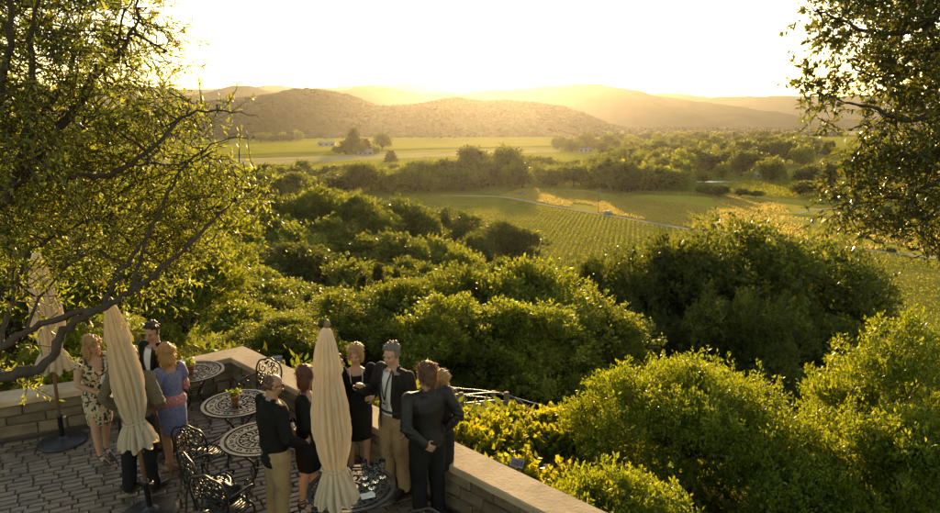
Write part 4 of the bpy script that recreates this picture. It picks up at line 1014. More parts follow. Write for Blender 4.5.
# ---------------------------------------------------------------- cast metal tables and chairs
def spiral(c, r0, r1, a0, a1, ax, ay, n=14):
    c = Vector(c); return [c+ax*((r0+(r1-r0)*k/n)*math.cos(a0+(a1-a0)*k/n))+ay*((r0+(r1-r0)*k/n)*math.sin(a0+(a1-a0)*k/n)) for k in range(n+1)]
def make_table(R=.43, H=.73):
    t = empty('round_table'); X, Y = Vector((1,0,0)), Vector((0,1,0))
    top = MB(); n = 64
    def ringbar(r0, r1, z0, z1):
        top.loft([[(r*math.cos(2*math.pi*k/n), r*math.sin(2*math.pi*k/n), z) for k in range(n)] for r, z in ((r0,z0),(r1,z0),(r1,z1),(r0,z1))], close=True)
    ringbar(R-.038, R, H-.022, H); ringbar(R-.085, R-.07, H-.016, H-.002); ringbar(.235, .25, H-.016, H-.002); ringbar(.10, .115, H-.016, H-.002)
    top.lathe([(.06,H-.02),(.07,H-.012),(.065,H-.003),(.03,H-.001)], n=20)
    def petal(cx, cy, a, l, w):
        d = Vector((math.cos(a), math.sin(a), 0)); s = Vector((-d.y, d.x, 0)); c = Vector((cx, cy, H-.006))
        vs = [c-d*l/2, c+s*w/2, c+d*l/2, c-s*w/2]; b = Vector((0, 0, -.009))
        top.add(vs+[v+b for v in vs], [(0,3,2,1),(4,5,6,7),(0,1,5,4),(1,2,6,5),(2,3,7,6),(3,0,4,7)])
    for k in range(44):
        a = 2*math.pi*k/44; petal((R-.063)*math.cos(a), (R-.063)*math.sin(a), a, .03, .012)
    for k in range(16):
        a = 2*math.pi*k/16
        for da, rr, l, w, tw in ((0,.305,.11,.052,0),(.13,.345,.07,.034,.7),(-.13,.345,.07,.034,-.7),(.13,.275,.06,.028,-.9),(-.13,.275,.06,.028,.9),(.196,.31,.13,.016,0)):
            petal(rr*math.cos(a+da), rr*math.sin(a+da), a+da+tw, l, w)
    for k in range(10):
        a = 2*math.pi*k/10
        for da, rr, l, w, tw in ((0,.175,.115,.045,0),(.314,.205,.055,.03,1.57),(.314,.16,.07,.02,0),(0,.085,.04,.02,0)):
            petal(rr*math.cos(a+da), rr*math.sin(a+da), a+da+tw, l, w)
    top.build('table_top', M['table_metal'], t, False)
    for k in range(4):
        a = math.pi/4+k*math.pi/2; d = Vector((math.cos(a), math.sin(a), 0)); lg = MB()
        pts = smooth_line([tuple(d*r+Vector((0,0,z))) for r, z in ((.30,H-.02),(.25,.62),(.12,.47),(.09,.34),(.17,.17),(.29,.03),(.33,.018))], 5)
        lg.tube(pts, [.013]*len(pts), 7); lg.tube(spiral(d*.19+Vector((0,0,.60)), .07, .015, 0, 6, d, Vector((0,0,1))), .007, 6); lg.tube(spiral(d*.20+Vector((0,0,.27)), .06, .012, 3, 9, d, Vector((0,0,1))), .007, 6)
        lg.build('leg', M['iron'], t)
    s = MB(); s.tube([(.10*math.cos(k*.2618), .10*math.sin(k*.2618), .40) for k in range(24)], .008, 6, closed=True); s.build('stretcher', M['iron'], t); s = MB(); s.tube([(.25*math.cos(k*.2618), .25*math.sin(k*.2618), H-.05) for k in range(24)], .008, 6, closed=True)
    s.build('stretcher', M['iron'], t)
    return t
def make_chair():
    t = empty('ornate_chair'); X, Y, Z = Vector((1,0,0)), Vector((0,1,0)), Vector((0,0,1))
    seat = MB(); n = 40
    rim = [((.215+.02*math.cos(2*a))*math.cos(a), (.205)*math.sin(a), .44) for a in [2*math.pi*k/n for k in range(n)]]
    seat.tube(rim, .012, 7, closed=True)
    for k in range(11):
        x = -.18+.036*k; yl = .2*math.sqrt(max(0, 1-(x/.22)**2)); seat.box((x, 0, .442), (.022, 2*yl, .007))
    for yy in (-.1, .1): seat.box((0, yy, .435), (.40, .02, .006))
    seat.build('seat', M['table_metal'], t, True)
    for sx in (-1, 1):
        l = MB(); l.tube(smooth_line([(sx*.17,.15,.44),(sx*.20,.19,.36),(sx*.185,.185,.2),(sx*.19,.20,.06),(sx*.205,.225,.0)], 4), .0125, 7); l.tube(spiral((sx*.12,.16,.39), .055, .012, 0, 5.5, X*sx, -Z), .006, 5); l.build('leg', M['iron'], t)
        l = MB(); l.tube(smooth_line([(sx*.17,-.16,.44),(sx*.175,-.19,.3),(sx*.17,-.21,.15),(sx*.185,-.27,.0)], 4), .0125, 7); l.build('leg', M['iron'], t)
        a = MB(); a.tube(smooth_line([(sx*.205,-.17,.66),(sx*.235,-.05,.665),(sx*.245,.1,.66),(sx*.245,.16,.63),(sx*.235,.14,.60)], 4), .012, 7); a.tube(smooth_line([(sx*.242,.09,.655),(sx*.23,.05,.55),(sx*.215,.1,.45)], 4), .009, 6)
        a.tube(spiral((sx*.23,-.02,.56), .06, .01, 0, 6.5, Y, Z), .006, 5); a.build('armrest', M['iron'], t)
    b = MB(); lean = Vector((0,-.16,1)).normalized(); o = Vector((0,-.175,.45))
    def bp(x, h): return o+X*x+lean*h
    arch = [bp(-.2,0), bp(-.215,.18), bp(-.22,.30), bp(-.17,.40), bp(-.08,.43), bp(0,.46), bp(.08,.43), bp(.17,.40), bp(.22,.30), bp(.215,.18), bp(.2,0)]
    b.tube(smooth_line([tuple(p) for p in arch], 5), .013, 8)
    for x, h, r, s in ((-.11,.30,.075,1),(.11,.30,.075,-1),(-.12,.13,.07,-1),(.12,.13,.07,1),(0,.36,.06,1),(0,.22,.075,-1),(0,.08,.06,1),(-.06,.20,.05,1),(.06,.20,.05,-1),(-.16,.21,.045,1),(.16,.21,.045,-1),(-.06,.385,.04,-1),(.06,.385,.04,1),(-.15,.06,.04,1),(.15,.06,.04,-1)):
        b.tube(spiral(bp(x,h), r, r*.15, x*9, x*9+s*7.5, X, lean, 18), .0085, 6)
    r = random.Random(4); N = X.cross(lean)
    for k in range(46):
        x, h = r.uniform(-.19,.19), r.uniform(.02,.42)
        if h > .36 and abs(x) > .13: continue
        a = r.uniform(0, 6.28); d = X*math.cos(a)+lean*math.sin(a); s = d.cross(N); c = bp(x,h); l, w = r.uniform(.025,.05), r.uniform(.012,.022)
        b.add([c-d*l/2, c+s*w/2+N*.006, c+d*l/2, c-s*w/2+N*.006, c-N*.012], [(0,1,2,3),(0,4,1),(1,4,2),(2,4,3),(3,4,0)])
    b.build('backrest', M['iron'], t)
    return t
GT, GC = 'cast metal round tables', 'ornate cast metal chairs'
tb = make_table()
for i, (x, y, rz, lab) in enumerate([(-3.98,8.94,.2,'lattice-topped round metal table with potted plant behind the woman in blue'), (-2.97,7.86,.5,'lattice-topped round metal table with potted plant in the middle of the terrace'),
                                     (-2.38,6.92,.1,'lattice-topped round metal table half hidden by the bald man'), (-1.16,5.88,.3,'dark round metal table beside the front umbrella')]):
    o = tb if i == 0 else copy_tree(tb); o.location = (x, y, 0); o.rotation_euler = (0, 0, rz); tag(o, lab, 'table', GT)
ch = make_chair()
for i, (x, y, rz, lab) in enumerate([(-3.12,7.10,-.25,'ornate metal chair drawn up to the middle table from the front'), (-2.78,6.42,-.75,'ornate metal chair behind the bald man, its back towards us'), (-2.47,6.02,-.35,'ornate metal chair holding the black bag'),
                                     (-2.98,8.78,2.75,'ornate metal chair with its back to the wall corner'), (-2.26,5.42,-.2,'ornate metal chair cut off by the bottom edge, behind the khaki trousers'), (-.42,5.0,2.9,'ornate metal chair whose back just shows at the leather jacket man')]):
    o = ch if i == 0 else copy_tree(ch); o.location = (x, y, 0); o.rotation_euler = (0, 0, rz); tag(o, lab, 'chair', GC)

def pot_plant(x, y, z, r, h, label, seed, nl=70):
    t = empty('potted_plant', (x, y, z), 0, label, 'plant')
    p = MB(); p.lathe([(r*.68,0),(r*.92,h*.78),(r*1.08,h*.78),(r*1.1,h),(r*.95,h),(r*.92,h*.9),(r*.3,h*.88)], (0,0,.001), 20); p.build('pot', M['terracotta'], t)
    rng = np.random.default_rng(seed); C = []; A = []; st = MB()
    for _ in range(9):
        d = rng.normal(0, .5, 3); d[2] = 1; d /= np.linalg.norm(d); L = rng.uniform(.7, 1.4)*r*1.6; s = np.array([d[0]*r*.4, d[1]*r*.4, h*.88]); e = s+d*L; st.tube([s, e], [.004,.002], 5)
        m = nl//9; q = rng.uniform(.3, 1, m)[:, None]; C.append(s+(e-s)*q); A.append(unit(rng.normal(0, 1, (m, 3))+[0,0,.5]))
    C = np.concatenate(C); A = np.concatenate(A); m = len(C); V, Fq = leaf_arrays(C, A, unit(rng.normal(0, 1, (m, 3))+[0,0,1]), r*.85*rng.uniform(.6, 1.3, m), .6, .2)
    st.build('stem', M['leaf_pot'], t); link('foliage', mesh_np('foliage', V, Fq), M['leaf_pot'], t)
pot_plant(-3.99, 8.90, .73, .06, .115, 'small green plant in terracotta pot on the table by the wall', 1)
pot_plant(-2.98, 7.83, .73, .055, .115, 'small green plant in terracotta pot on the middle table', 2)
pot_plant(-.02, 5.02, 0, .17, .34, 'leafy potted plant at the bottom edge before the wall', 3, 160)
# small plaques standing behind the wall cap
def plaque(px, py, Y, wd, ht, rz, tilt, label):
    p = ony(px, py, Y); zg = terrain_h(p.x, p.y); t = empty('small_sign', (p.x, p.y, zg), rz, label, 'sign')
    h = p.z-zg; R = Matrix.Rotation(tilt, 3, 'X'); a = MB(); a.box((0,0,h), (wd,.012,ht), M=R); pl = a.build('plate', M['plaque'], t, False)
    f = MB()
    for dz in (-.3, -.12, .06, .24): f.box(R @ Vector((-.04*wd,-.0085,dz*ht))+Vector((0,0,h)), (wd*.66,.004,ht*.08), M=R)
    f.box(R @ Vector((wd*.39,-.0085,0))+Vector((0,0,h)), (wd*.1,.004,ht*.6), M=R); f.build('print', M['plaque_dark'], pl, False)
    s = MB(); s.tube([(0,.012,-.2),(0,.012,h)], .008, 7); s.build('stake', M['base_metal'], t)
plaque(277, 361, 10.35, .17, .17, .3, -.5, 'small grey plaque on a stake behind the wall corner')
plaque(517, 463, 7.35, .17, .11, -.5, -.9, 'small grey plaque on a stake behind the right wall, by the vines')
# glasses and bag
def wine_glass(loc, label, tilt=0, group=None):
    t = empty('wine_glass', loc, 0, label, 'glass', group); t.rotation_euler = (tilt, 0, 0)
    b = MB(); b.lathe([(.006,.085),(.025,.1),(.036,.13),(.036,.155),(.029,.195),(.0275,.195),(.034,.155),(.034,.13),(.023,.103),(.004,.09)], n=18); b.build('bowl', M['glass'], t)
    s = MB(); s.lathe([(.034,0),(.033,.003),(.006,.008),(.004,.02),(.004,.08),(.007,.088)], n=14); s.build('stem', M['glass'], t)
    return t
for i, (dx, dy, lab) in enumerate([(.13,.05,'stemmed glass at the back of the front table'), (.22,.10,'stemmed glass at the right of the front table'), (.20,-.02,'stemmed glass nearest the umbrella on the front table'), (.28,.18,'stemmed glass farthest right on the front table'), (.10,.17,'stemmed glass farthest back on the front table')]):
    wine_glass((-1.16+dx, 5.88+dy, .731), lab, 0, 'glasses on the front table')
nb = MB(); nb.box((0,0,.006), (.13,.09,.008), .4); nb.box((.01,.005,.013), (.11,.07,.006), .7); tag(nb.build('napkin', M['paper'], None, False, (-.98,5.72,.731)), 'crumpled white paper napkin on the front table', 'napkin')
def bag():
    t = empty('handbag', (-2.47, 6.0, .452), .4, 'soft black handbag slumped on the chair seat beside the bald man', 'bag')
    b = MB(); b.ell((0,0,.12), (.17,.09,.12), n=20, m=12); o = b.build('body', M['leather'], t)
    me = o.data
    for v in me.vertices:
        f = noise.noise(v.co*14); v.co.x *= 1+.12*f; v.co.z = max(.0, v.co.z*(1+.2*f))
    h = MB(); h.tube(smooth_line([(-.11,0,.2),(-.08,.05,.30),(0,.08,.33),(.08,.05,.30),(.11,0,.2)], 4), .008, 6); h.build('handle', M['leather'], t)
bag()
# ---------------------------------------------------------------- people
def remesh(mb, voxel, fn=None, cut=None, smooth_it=2, dec=.5):
    me = mb.mesh('tmp'); o = bpy.data.objects.new('tmp', me); COL.objects.link(o)
    m = o.modifiers.new('r', 'REMESH'); m.mode = 'VOXEL'; m.voxel_size = voxel; m.use_smooth_shade = True
    if smooth_it: s = o.modifiers.new('s', 'SMOOTH'); s.factor = .5; s.iterations = smooth_it
    if dec < 1: d = o.modifiers.new('d', 'DECIMATE'); d.ratio = dec
    dg = bpy.context.evaluated_depsgraph_get(); out = bpy.data.meshes.new_from_object(o.evaluated_get(dg))
    bpy.data.objects.remove(o); bpy.data.meshes.remove(me)
    n = len(out.vertices); co = np.empty(n*3, np.float32); out.vertices.foreach_get('co', co); co = co.reshape(-1, 3)
    if fn is not None:
        no = np.empty(n*3, np.float32); out.vertices.foreach_get('normal', no); no = no.reshape(-1, 3)
        co = co+no*fn(co, no)[:, None]; out.vertices.foreach_set('co', co.ravel().astype(np.float32))
    if cut is not None:
        bm = bmesh.new(); bm.from_mesh(out); mask = cut(co)
        bm.verts.ensure_lookup_table(); bmesh.ops.delete(bm, geom=[bm.verts[i] for i in np.nonzero(mask)[0]], context='VERTS'); bm.to_mesh(out); bm.free()
    out.update(); out.polygons.foreach_set('use_smooth', np.ones(len(out.polygons), bool))
    return out
def folds(amp, seed, freq=(14, 34), vert=.45):
    r = np.random.default_rng(seed); W = r.normal(0, 1, (9, 3))*r.uniform(*freq, (9, 1)); W[:, 2] *= vert; ph = r.uniform(0, 6.28, 9)
    def f(co, no):
        warp = co+.03*np.sin(co[:, [1, 2, 0]]*11+seed)
        v = np.zeros(len(co))
        for i in range(9): v += np.sin(warp@W[i]+ph[i])
        return amp*v/3
    return f
def fold_bands(amp, seed, joints, extra):
    """creases gathered round joints (elbows, knees, waist)"""
    base = folds(extra, seed)
    r = np.random.default_rng(seed+1)
    def f(co, no):
        v = base(co, no)
        for j, rad in joints:
            d = np.linalg.norm(co-np.array(j), axis=1); wgt = np.exp(-(d/rad)**2)
            v += amp*wgt*np.sin((co[:, 2]+.5*co[:, 0]+.3*co[:, 1])*r.uniform(95, 135)+r.uniform(0, 6))
        return v
    return f
def V3(*a): return Vector(a)

def person(loc, rz, h, label, female=False, skin='skin', arms=None, yaw=0, nod=0, feet=None, hair='short', hairmat='hair_brown', wear=None, stout=1.0, lean=0.0, seed=0, extras=None, bust=1.0):
    """local frame: front +Y, right hand +X; every length is a share of the standing height"""
    t = empty('person', (loc[0], loc[1], 0), rz, label, 'person')
    sw = .103 if female else .122; sw *= (1+.3*(stout-1))
    feet = feet or {'R': (.055, .0, .1), 'L': (-.055, 0, -.1)}       # x, y, toe-out angle
    heel = wear.get('heel', 0)
    J = {}
    hipz = .515; hy = 0.0
    def up(z): return V3(0, lean*(z-.5)*2 if z > .5 else 0, 0)
    for s, sg in (('R', 1), ('L', -1)):
        fx, fy, fa = feet[s]
        J['ank'+s] = V3(fx, fy-.01, .045+heel); J['hip'+s] = V3(sg*.05, 0, .5)
        J['kn'+s] = (J['ank'+s]+J['hip'+s])/2+V3(sg*.004, .014, .012)
        J['sh'+s] = V3(sg*sw, -.006, .808)+up(.808)
        a = (arms or {}).get(s) or ((sg*.155, -.02, .645), (sg*.15, .03, .50))
        J['el'+s] = V3(*a[0]); J['wr'+s] = V3(*a[1])
    tor_m = [(.455, .070, .062), (.50, .094, .070), (.545, .096, .070), (.61, .086*stout, .064*stout), (.67, .093*(1+.6*(stout-1)), .068*stout), (.73, .104, .073), (.785, .108, .064), (.815, .085, .052), (.838, .045, .040)]
    tor_f = [(.455, .072, .060), (.50, .098, .074), (.54, .097, .073), (.59, .080*stout, .060*stout), (.625, .073*stout, .055*stout), (.67, .079, .060), (.725, .088, .066*bust+.006), (.78, .090, .056), (.812, .072, .045), (.835, .036, .033)]
    tor = tor_f if female else tor_m
    def torso(mb, inf, z0=-1, z1=2, n=22):
        rings = []
        for z, a, b in tor:
            if z < z0-.001 or z > z1+.001: continue
            off = up(z); yo = .008 if (female and .70 < z < .75) else 0
            rings.append([(V3((a+inf)*abs(math.cos(q))**.85*math.copysign(1, math.cos(q)), (b+inf)*math.sin(q)+yo, z)+off)*h for q in [2*math.pi*k/n for k in range(n)]])
        mb.loft(rings)
    def arm(mb, s, inf, r=(.033, .029, .026, .024, .017), to=1.0, n=12):
        a, e, w_ = J['sh'+s], J['el'+s], J['wr'+s]; m1 = a.lerp(e, .5); m2 = e.lerp(w_, .35)
        pts = [a*h, m1*h, e*h, m2*h, a.lerp(e, 1)*0+e.lerp(w_, to)*h]
        mb.capsule(pts, [(q+inf)*h for q in r], n)
    def leg(mb, s, inf, to=1.0, r=(.054, .045, .034, .033, .021), n=14):
        a, k, e = J['hip'+s], J['kn'+s], J['ank'+s]; m2 = k.lerp(e, .3)+V3(0, -.008, 0)
        mb.capsule([a*h, a.lerp(k, .5)*h, k*h, m2*h, k.lerp(e, to)*h], [(q+inf)*h for q in r], n)
    def foot(mb, s, inf=0, n=12):
        fx, fy, fa = feet[s]; sg = 1 if s == 'R' else -1; d = V3(math.sin(fa), math.cos(fa), 0)
        a = J['ank'+s]; sc_ = .9 if female else 1.0
        hl = V3(fx, fy-.018, .018+heel); ball = V3(fx, fy, .014)+d*.075*sc_; toe = V3(fx, fy, .012)+d*.118*sc_
        mb.capsule([hl*h, (hl.lerp(ball, .5)+V3(0, 0, .012))*h, ball*h, toe*h], [(.0185+inf)*h, (.019+inf)*h, (.019+inf)*h, (.0105+inf)*h], n)
        mb.capsule([a*h, (hl+V3(0, .008, .006))*h], [(.021+inf)*h, (.019+inf)*h], n)
    # head frame
    hc = V3(0, .016, .927)+up(.93)
    HR = Matrix.Rotation(yaw, 3, 'Z') @ Matrix.Rotation(nod, 3, 'X')
    def hp(x, y, z): return (hc+HR @ V3(x, y, z))*h
    def hell(mb, c, r, n=14, m=9): mb.ell(hp(*c), [q*h for q in r], HR, n, m)
    # ---- one continuous body
    b = MB(); torso(b, -.006)
    for s in 'RL':
        arm(b, s, -.002); leg(b, s, -.002); foot(b, s, -.002)
        w_, e = J['wr'+s], J['el'+s]; sg = 1 if s == 'R' else -1
        a = (arms or {}).get(s); hd = V3(*a[2]).normalized() if a and len(a) > 2 else (w_-e).normalized()
        pn = V3(*a[3]).normalized() if a and len(a) > 3 else V3(-sg, .2, 0); pn = (pn-hd*pn.dot(hd)).normalized(); sd_ = hd.cross(pn)*(-1 if sg > 0 else 1)
        curl = a[4] if a and len(a) > 4 else .45
        k = .92 if female else 1
        palm = w_+hd*.028*k
        Mh = Matrix((hd, sd_, hd.cross(sd_))).transposed()
        b.ell(palm*h, (.032*k*h, .0235*k*h, .0105*k*h), Mh, 12, 8)
        b.capsule([w_*h, (w_+hd*.02)*h], [.0155*h*k, .014*h*k], 10)
        for fi, (off, L) in enumerate(((.0165, .040), (.0055, .046), (-.0055, .043), (-.016, .034))):
            p0 = w_+hd*.05*k+sd_*off*k; d1 = (hd+pn*curl*.7+sd_*off*4).normalized(); d2 = (hd+pn*curl*2.0).normalized()
            p1 = p0+d1*L*.5*k; p2 = p1+d2*L*.52*k
            b.capsule([(p0-hd*.012)*h, p0*h, p1*h, p2*h], [.0058*h*k, .0056*h*k, .0052*h*k, .0044*h*k], 7)
        t0 = w_+hd*.016*k+sd_*.018*k; t1 = t0+(hd*.7+sd_*.8+pn*.3).normalized()*.024*k; t2 = t1+(hd+pn*curl+sd_*.1).normalized()*.022*k
        b.capsule([(t0-sd_*.008)*h, t0*h, t1*h, t2*h], [.0075*h*k, .0072*h*k, .006*h*k, .005*h*k], 7)
    b.capsule([V3(0, -.002, .815)*h+up(.815)*h, (hc+V3(0, -.014, -.035))*h], [(.030 if female else .036)*h, (.0275 if female else .034)*h], 14)
    hell(b, (0, -.006, .018), (.0435, .054, .046)); hell(b, (0, .012, -.014), (.0355, .041, .048)); hell(b, (0, .030, -.046), (.017, .016, .013))
    hell(b, (0, .040, .013), (.030, .012, .007)); hell(b, (.02, .034, -.016), (.014, .014, .013)); hell(b, (-.02, .034, -.016), (.014, .014, .013))
    b.capsule([hp(0, .050, .008), hp(0, .062, -.012)], [.0055*h, .0088*h], 8); hell(b, (0, .047, -.030), (.014, .008, .0045))
    for sg in (-1, 1): hell(b, (sg*.0445, -.006, -.004), (.0055, .0125, .0175))
    link('body', remesh(b, .0095, None, None, 1, .35), M[skin], t)
    for sg in (-1, 1):
        e = MB(); hell(e, (sg*.0175, .0475, .001), (.0062, .0035, .0028), 10, 7); e.build('eye', M['eye'], t)
        e = MB(); e.capsule([hp(sg*.009, .053, .0125), hp(sg*.027, .047, .013)], [.0024*h, .0018*h], 6); e.build('eyebrow', M[hairmat], t)
    e = MB(); hell(e, (0, .0535, -.0295), (.0125, .004, .0034), 10, 7); e.build('mouth', M['lip'], t)
    # ---- hair
    hb = MB()
    if hair == 'bald':
        hell(hb, (0, -.038, -.004), (.036, .024, .022)); hell(hb, (.040, -.018, .0), (.009, .026, .018)); hell(hb, (-.040, -.018, .0), (.009, .026, .018)); hell(hb, (0, -.022, .03), (.042, .040, .033))
    else:
        hell(hb, (0, -.014, .026), (.0475, .053, .046))
        if hair in ('short', 'crop'):
            hell(hb, (0, -.036, -.006), (.038, .026, .032)); hell(hb, (0, .020, .052), (.026, .016, .010))
            if hair == 'short': hell(hb, (0, .026, .050), (.030, .020, .014))
            hell(hb, (.041, -.01, .004), (.008, .022, .022)); hell(hb, (-.041, -.01, .004), (.008, .022, .022))
        if hair in ('bob', 'long', 'pixie'):
            d = {'bob': -.030, 'long': -.055, 'pixie': -.012}[hair]; rr = {'bob': .052, 'long': .072, 'pixie': .036}[hair]
            for sg in (-1, 1): hell(hb, (sg*.042, -.008, d), (.014, .034, rr)); hell(hb, (sg*.034, .026, .03), (.014, .022, .026))
            hell(hb, (0, -.040, d-.004), (.042, .026, rr)); hell(hb, (.012, .034, .047), (.030, .018, .013)); hell(hb, (0, -.018, .034), (.052, .055, .047))
        if hair == 'wavy':
            hell(hb, (0, -.03, .012), (.048, .046, .05)); hell(hb, (0, -.045, -.03), (.04, .025, .04)); hell(hb, (0, .026, .050), (.032, .022, .016))
            for sg in (-1, 1): hell(hb, (sg*.041, -.012, -.004), (.011, .028, .03))
    rr_ = np.random.default_rng(seed+5)
    if hair != 'bald':
        for _ in range(46):                   # loose locks breaking the outline and the hairline
            a = rr_.uniform(0, 6.28); e_ = rr_.uniform(.05, 1.45); x, y, z = math.cos(e_)*math.cos(a), math.cos(e_)*math.sin(a), math.sin(e_)
            if y > .55 and z < .45: continue
            q_ = rr_.uniform(.006, .011); hell(hb, (.047*x, -.014+.053*y, .026+.047*z), (q_, q_*1.5, q_*rr_.uniform(.9, 1.9)), 8, 6)
    hm = remesh(hb, .0065, folds(.0042, seed+9, (60, 130), .25), None, 1)
    ho = link('hair', hm, M[hairmat], t)
    n = len(hm.vertices); co = np.empty(n*3, np.float32); hm.vertices.foreach_get('co', co); co = co.reshape(-1, 3); no = np.empty(n*3, np.float32); hm.vertices.foreach_get('normal', no); no = no.reshape(-1, 3)
    ns = {'bald': 260, 'crop': 420}.get(hair, 1100); ix = rr_.integers(0, n, ns); dn = np.tile(np.array([0, -.25, -1.0]), (ns, 1))+rr_.normal(0, .4, (ns, 3)); dn -= no[ix]*(dn*no[ix]).sum(1, keepdims=True)*.8; dn = unit(dn)
    LL = {'bald': .01, 'crop': .014, 'short': .02, 'pixie': .032}.get(hair, .045)*h/1.7
    Vv, Ff = leaf_arrays(co[ix]+no[ix]*.0005, unit(dn+no[ix]*rr_.uniform(.05, .5, (ns, 1))), no[ix], LL*rr_.uniform(.6, 1.5, ns)*1.0, .085, .0)
    link('hair_strands', mesh_np('hair_strands', Vv, Ff), M[hairmat], ho)
    # ---- clothes
    jo = [(tuple(J[k]*h), .07*h) for k in ('elR', 'elL')]
    def garment(name, mat, mb, amp=.006, cut=None, vox=.0125, joints=None, extra=None, freq=None):
        fn = fold_bands(amp, seed+len(name), joints or jo, extra if extra is not None else amp*.7)
        return link(name, remesh(mb, vox, fn, cut, 1), M[mat], t)
    g = wear
    if 'trousers' in g:
        m = MB(); torso(m, .006, .45, .60)
        for s in 'RL': leg(m, s, .010, .96, (.058, .050, .039, .037, .033))
        garment('trousers', g['trousers'], m, .007, None, joints=[(tuple(J[k]*h), .08*h) for k in ('knR', 'knL')]+[(tuple(J[k]*h), .06*h) for k in ('ankR', 'ankL', 'hipR', 'hipL')])
    if 'shirt' in g:
        m = MB(); torso(m, .004, .52, .815); m.capsule([V3(0, -.002, .815)*h+up(.815)*h, V3(0, -.004, .842)*h+up(.84)*h], [.042*h, .0365*h], 14)
        if g.get('sleeves'):
            for s in 'RL': arm(m, s, .008, to=g['sleeves'])
        garment('shirt', g['shirt'], m, .003)
    if 'jacket' in g:
        z0 = g.get('hem', .455); m = MB(); inf = g.get('inf', .010)
        tj = [(z0, .104, .080), (.50, .104, .079), (.56, .099, .075)]
        rings = [[(V3(a*math.cos(q), b*math.sin(q), z)+up(z))*h for q in [2*math.pi*k/22 for k in range(22)]] for z, a, b in tj if z >= z0]
        m.loft(rings); torso(m, inf, .53, .82)
        m.capsule([(J['shR']+V3(-.012, 0, .003))*h, (J['shL']+V3(.012, 0, .003))*h], [.033*h, .033*h], 12)
        for s in 'RL': arm(m, s, .008, (.033, .031, .028, .027, .023), .97)
        m.capsule([V3(0, -.012, .815)*h+up(.815)*h, V3(0, -.012, .848)*h+up(.848)*h], [.044*h, .040*h], 14)
        op = g.get('open')
        def cut(co):
            x, y, z = co[:, 0]/h, co[:, 1]/h, co[:, 2]/h; fr = y > lean*(z-.5)*2+.02
            mk = (z > .858+lean)
            if op:
                wv = np.interp(z, [.44, .52, .60, .70, .78, .84, .86], op); mk |= fr & (np.abs(x+.006) < wv) & (z > .43)
            return mk
        garment('jacket', g['jacket'], m, g.get('amp', .007), cut)
        if op:
            for sg in (-1, 1):  # lapels
                l = MB(); zz = [.62, .70, .755, .80, .838]; pts = [[], [], []]
                for z in zz:
                    wv = float(np.interp(z, [.44, .52, .60, .70, .78, .84, .86], op)); yb = float(np.interp(z, [q[0] for q in tor], [q[2] for q in tor]))+inf+.003+lean*(z-.5)*2
                    wl = float(np.interp(z, [.62, .70, .755, .80, .838], [.004, .028, .036, .026, .012])); f = math.sqrt(max(.05, 1-(wv/.12)**2)); f2 = math.sqrt(max(.05, 1-((wv+wl)/.12)**2))
                    pts[0].append(V3(sg*wv-.006, yb*f+.001, z)*h); pts[1].append(V3(sg*(wv+wl)-.006, yb*f2+.005, z+.004)*h)
                l.add(pts[0]+pts[1], [(i, i+1, 5+i+1, 5+i) for i in range(4)]); l.build('lapel', M[g['jacket']], t)
    if 'dress' in g:
        m = MB(); torso(m, .007, .5, .815); z1 = g.get('skirt', .29); fl = g.get('flare', .0)
        rings = [[(V3(a*math.cos(q), b*math.sin(q), z))*h for q in [2*math.pi*k/22 for k in range(22)]] for z, a, b in ((z1, .088+fl, .076+fl), (.36, .096+fl*.7, .082+fl*.6), (.44, .104+fl*.3, .084+fl*.3), (.52, .106, .082), (.57, .093, .073))]
        m.loft(rings)
        if g.get('dsleeve'):
            for s in 'RL': arm(m, s, .008, (.036, .033, .030, .028, .023), g['dsleeve'])
        elif g.get('cap_sleeve', True):
            for s, sg in (('R', 1), ('L', -1)): m.capsule([(J['sh'+s]-V3(sg*.02, 0, 0))*h, J['sh'+s].lerp(J['el'+s], g.get('cap', .12))*h], [.045*h, .041*h], 12)
        nk = g.get('neck', .77); nw = g.get('neckw', .055)
        def cut(co):
            x, y, z = co[:, 0]/h, co[:, 1]/h, co[:, 2]/h
            return ((z > nk+(np.abs(x)/nw)**2*.045) & (y > -.005+lean*.5) & (np.abs(x) < nw*1.15)) | ((z > .832) & (np.abs(x) < .066)) | ((z > .805) & (np.abs(x) < nw))
        garment('dress', g['dress'], m, g.get('amp', .006), cut, joints=[((0, 0, .6*h), .12*h), ((0, 0, .42*h), .1*h)], extra=.003)
    if 'shawl' in g:
        m = MB()
        rings = [[(V3(a*math.cos(q), b*math.sin(q)+.004, z+.012*math.sin(q*2)))*h for q in [2*math.pi*k/24 for k in range(24)]] for z, a, b in ((.545, .102, .084), (.57, .112, .094), (.60, .110, .093), (.625, .098, .083))]
        m.loft(rings)
        for s in 'RL':
            e, w_ = J['el'+s], J['wr'+s]; m.capsule([e.lerp(J['sh'+s], .12)*h, e*h, e.lerp(w_, .5)*h], [.036*h, .042*h, .038*h], 12)
        m.capsule([V3(-.08, .085, .58)*h, V3(-.085, .10, .50)*h, V3(-.08, .095, .42)*h], [.03*h, .026*h, .032*h], 12)
        garment('shawl', g['shawl'], m, .008, extra=.006)
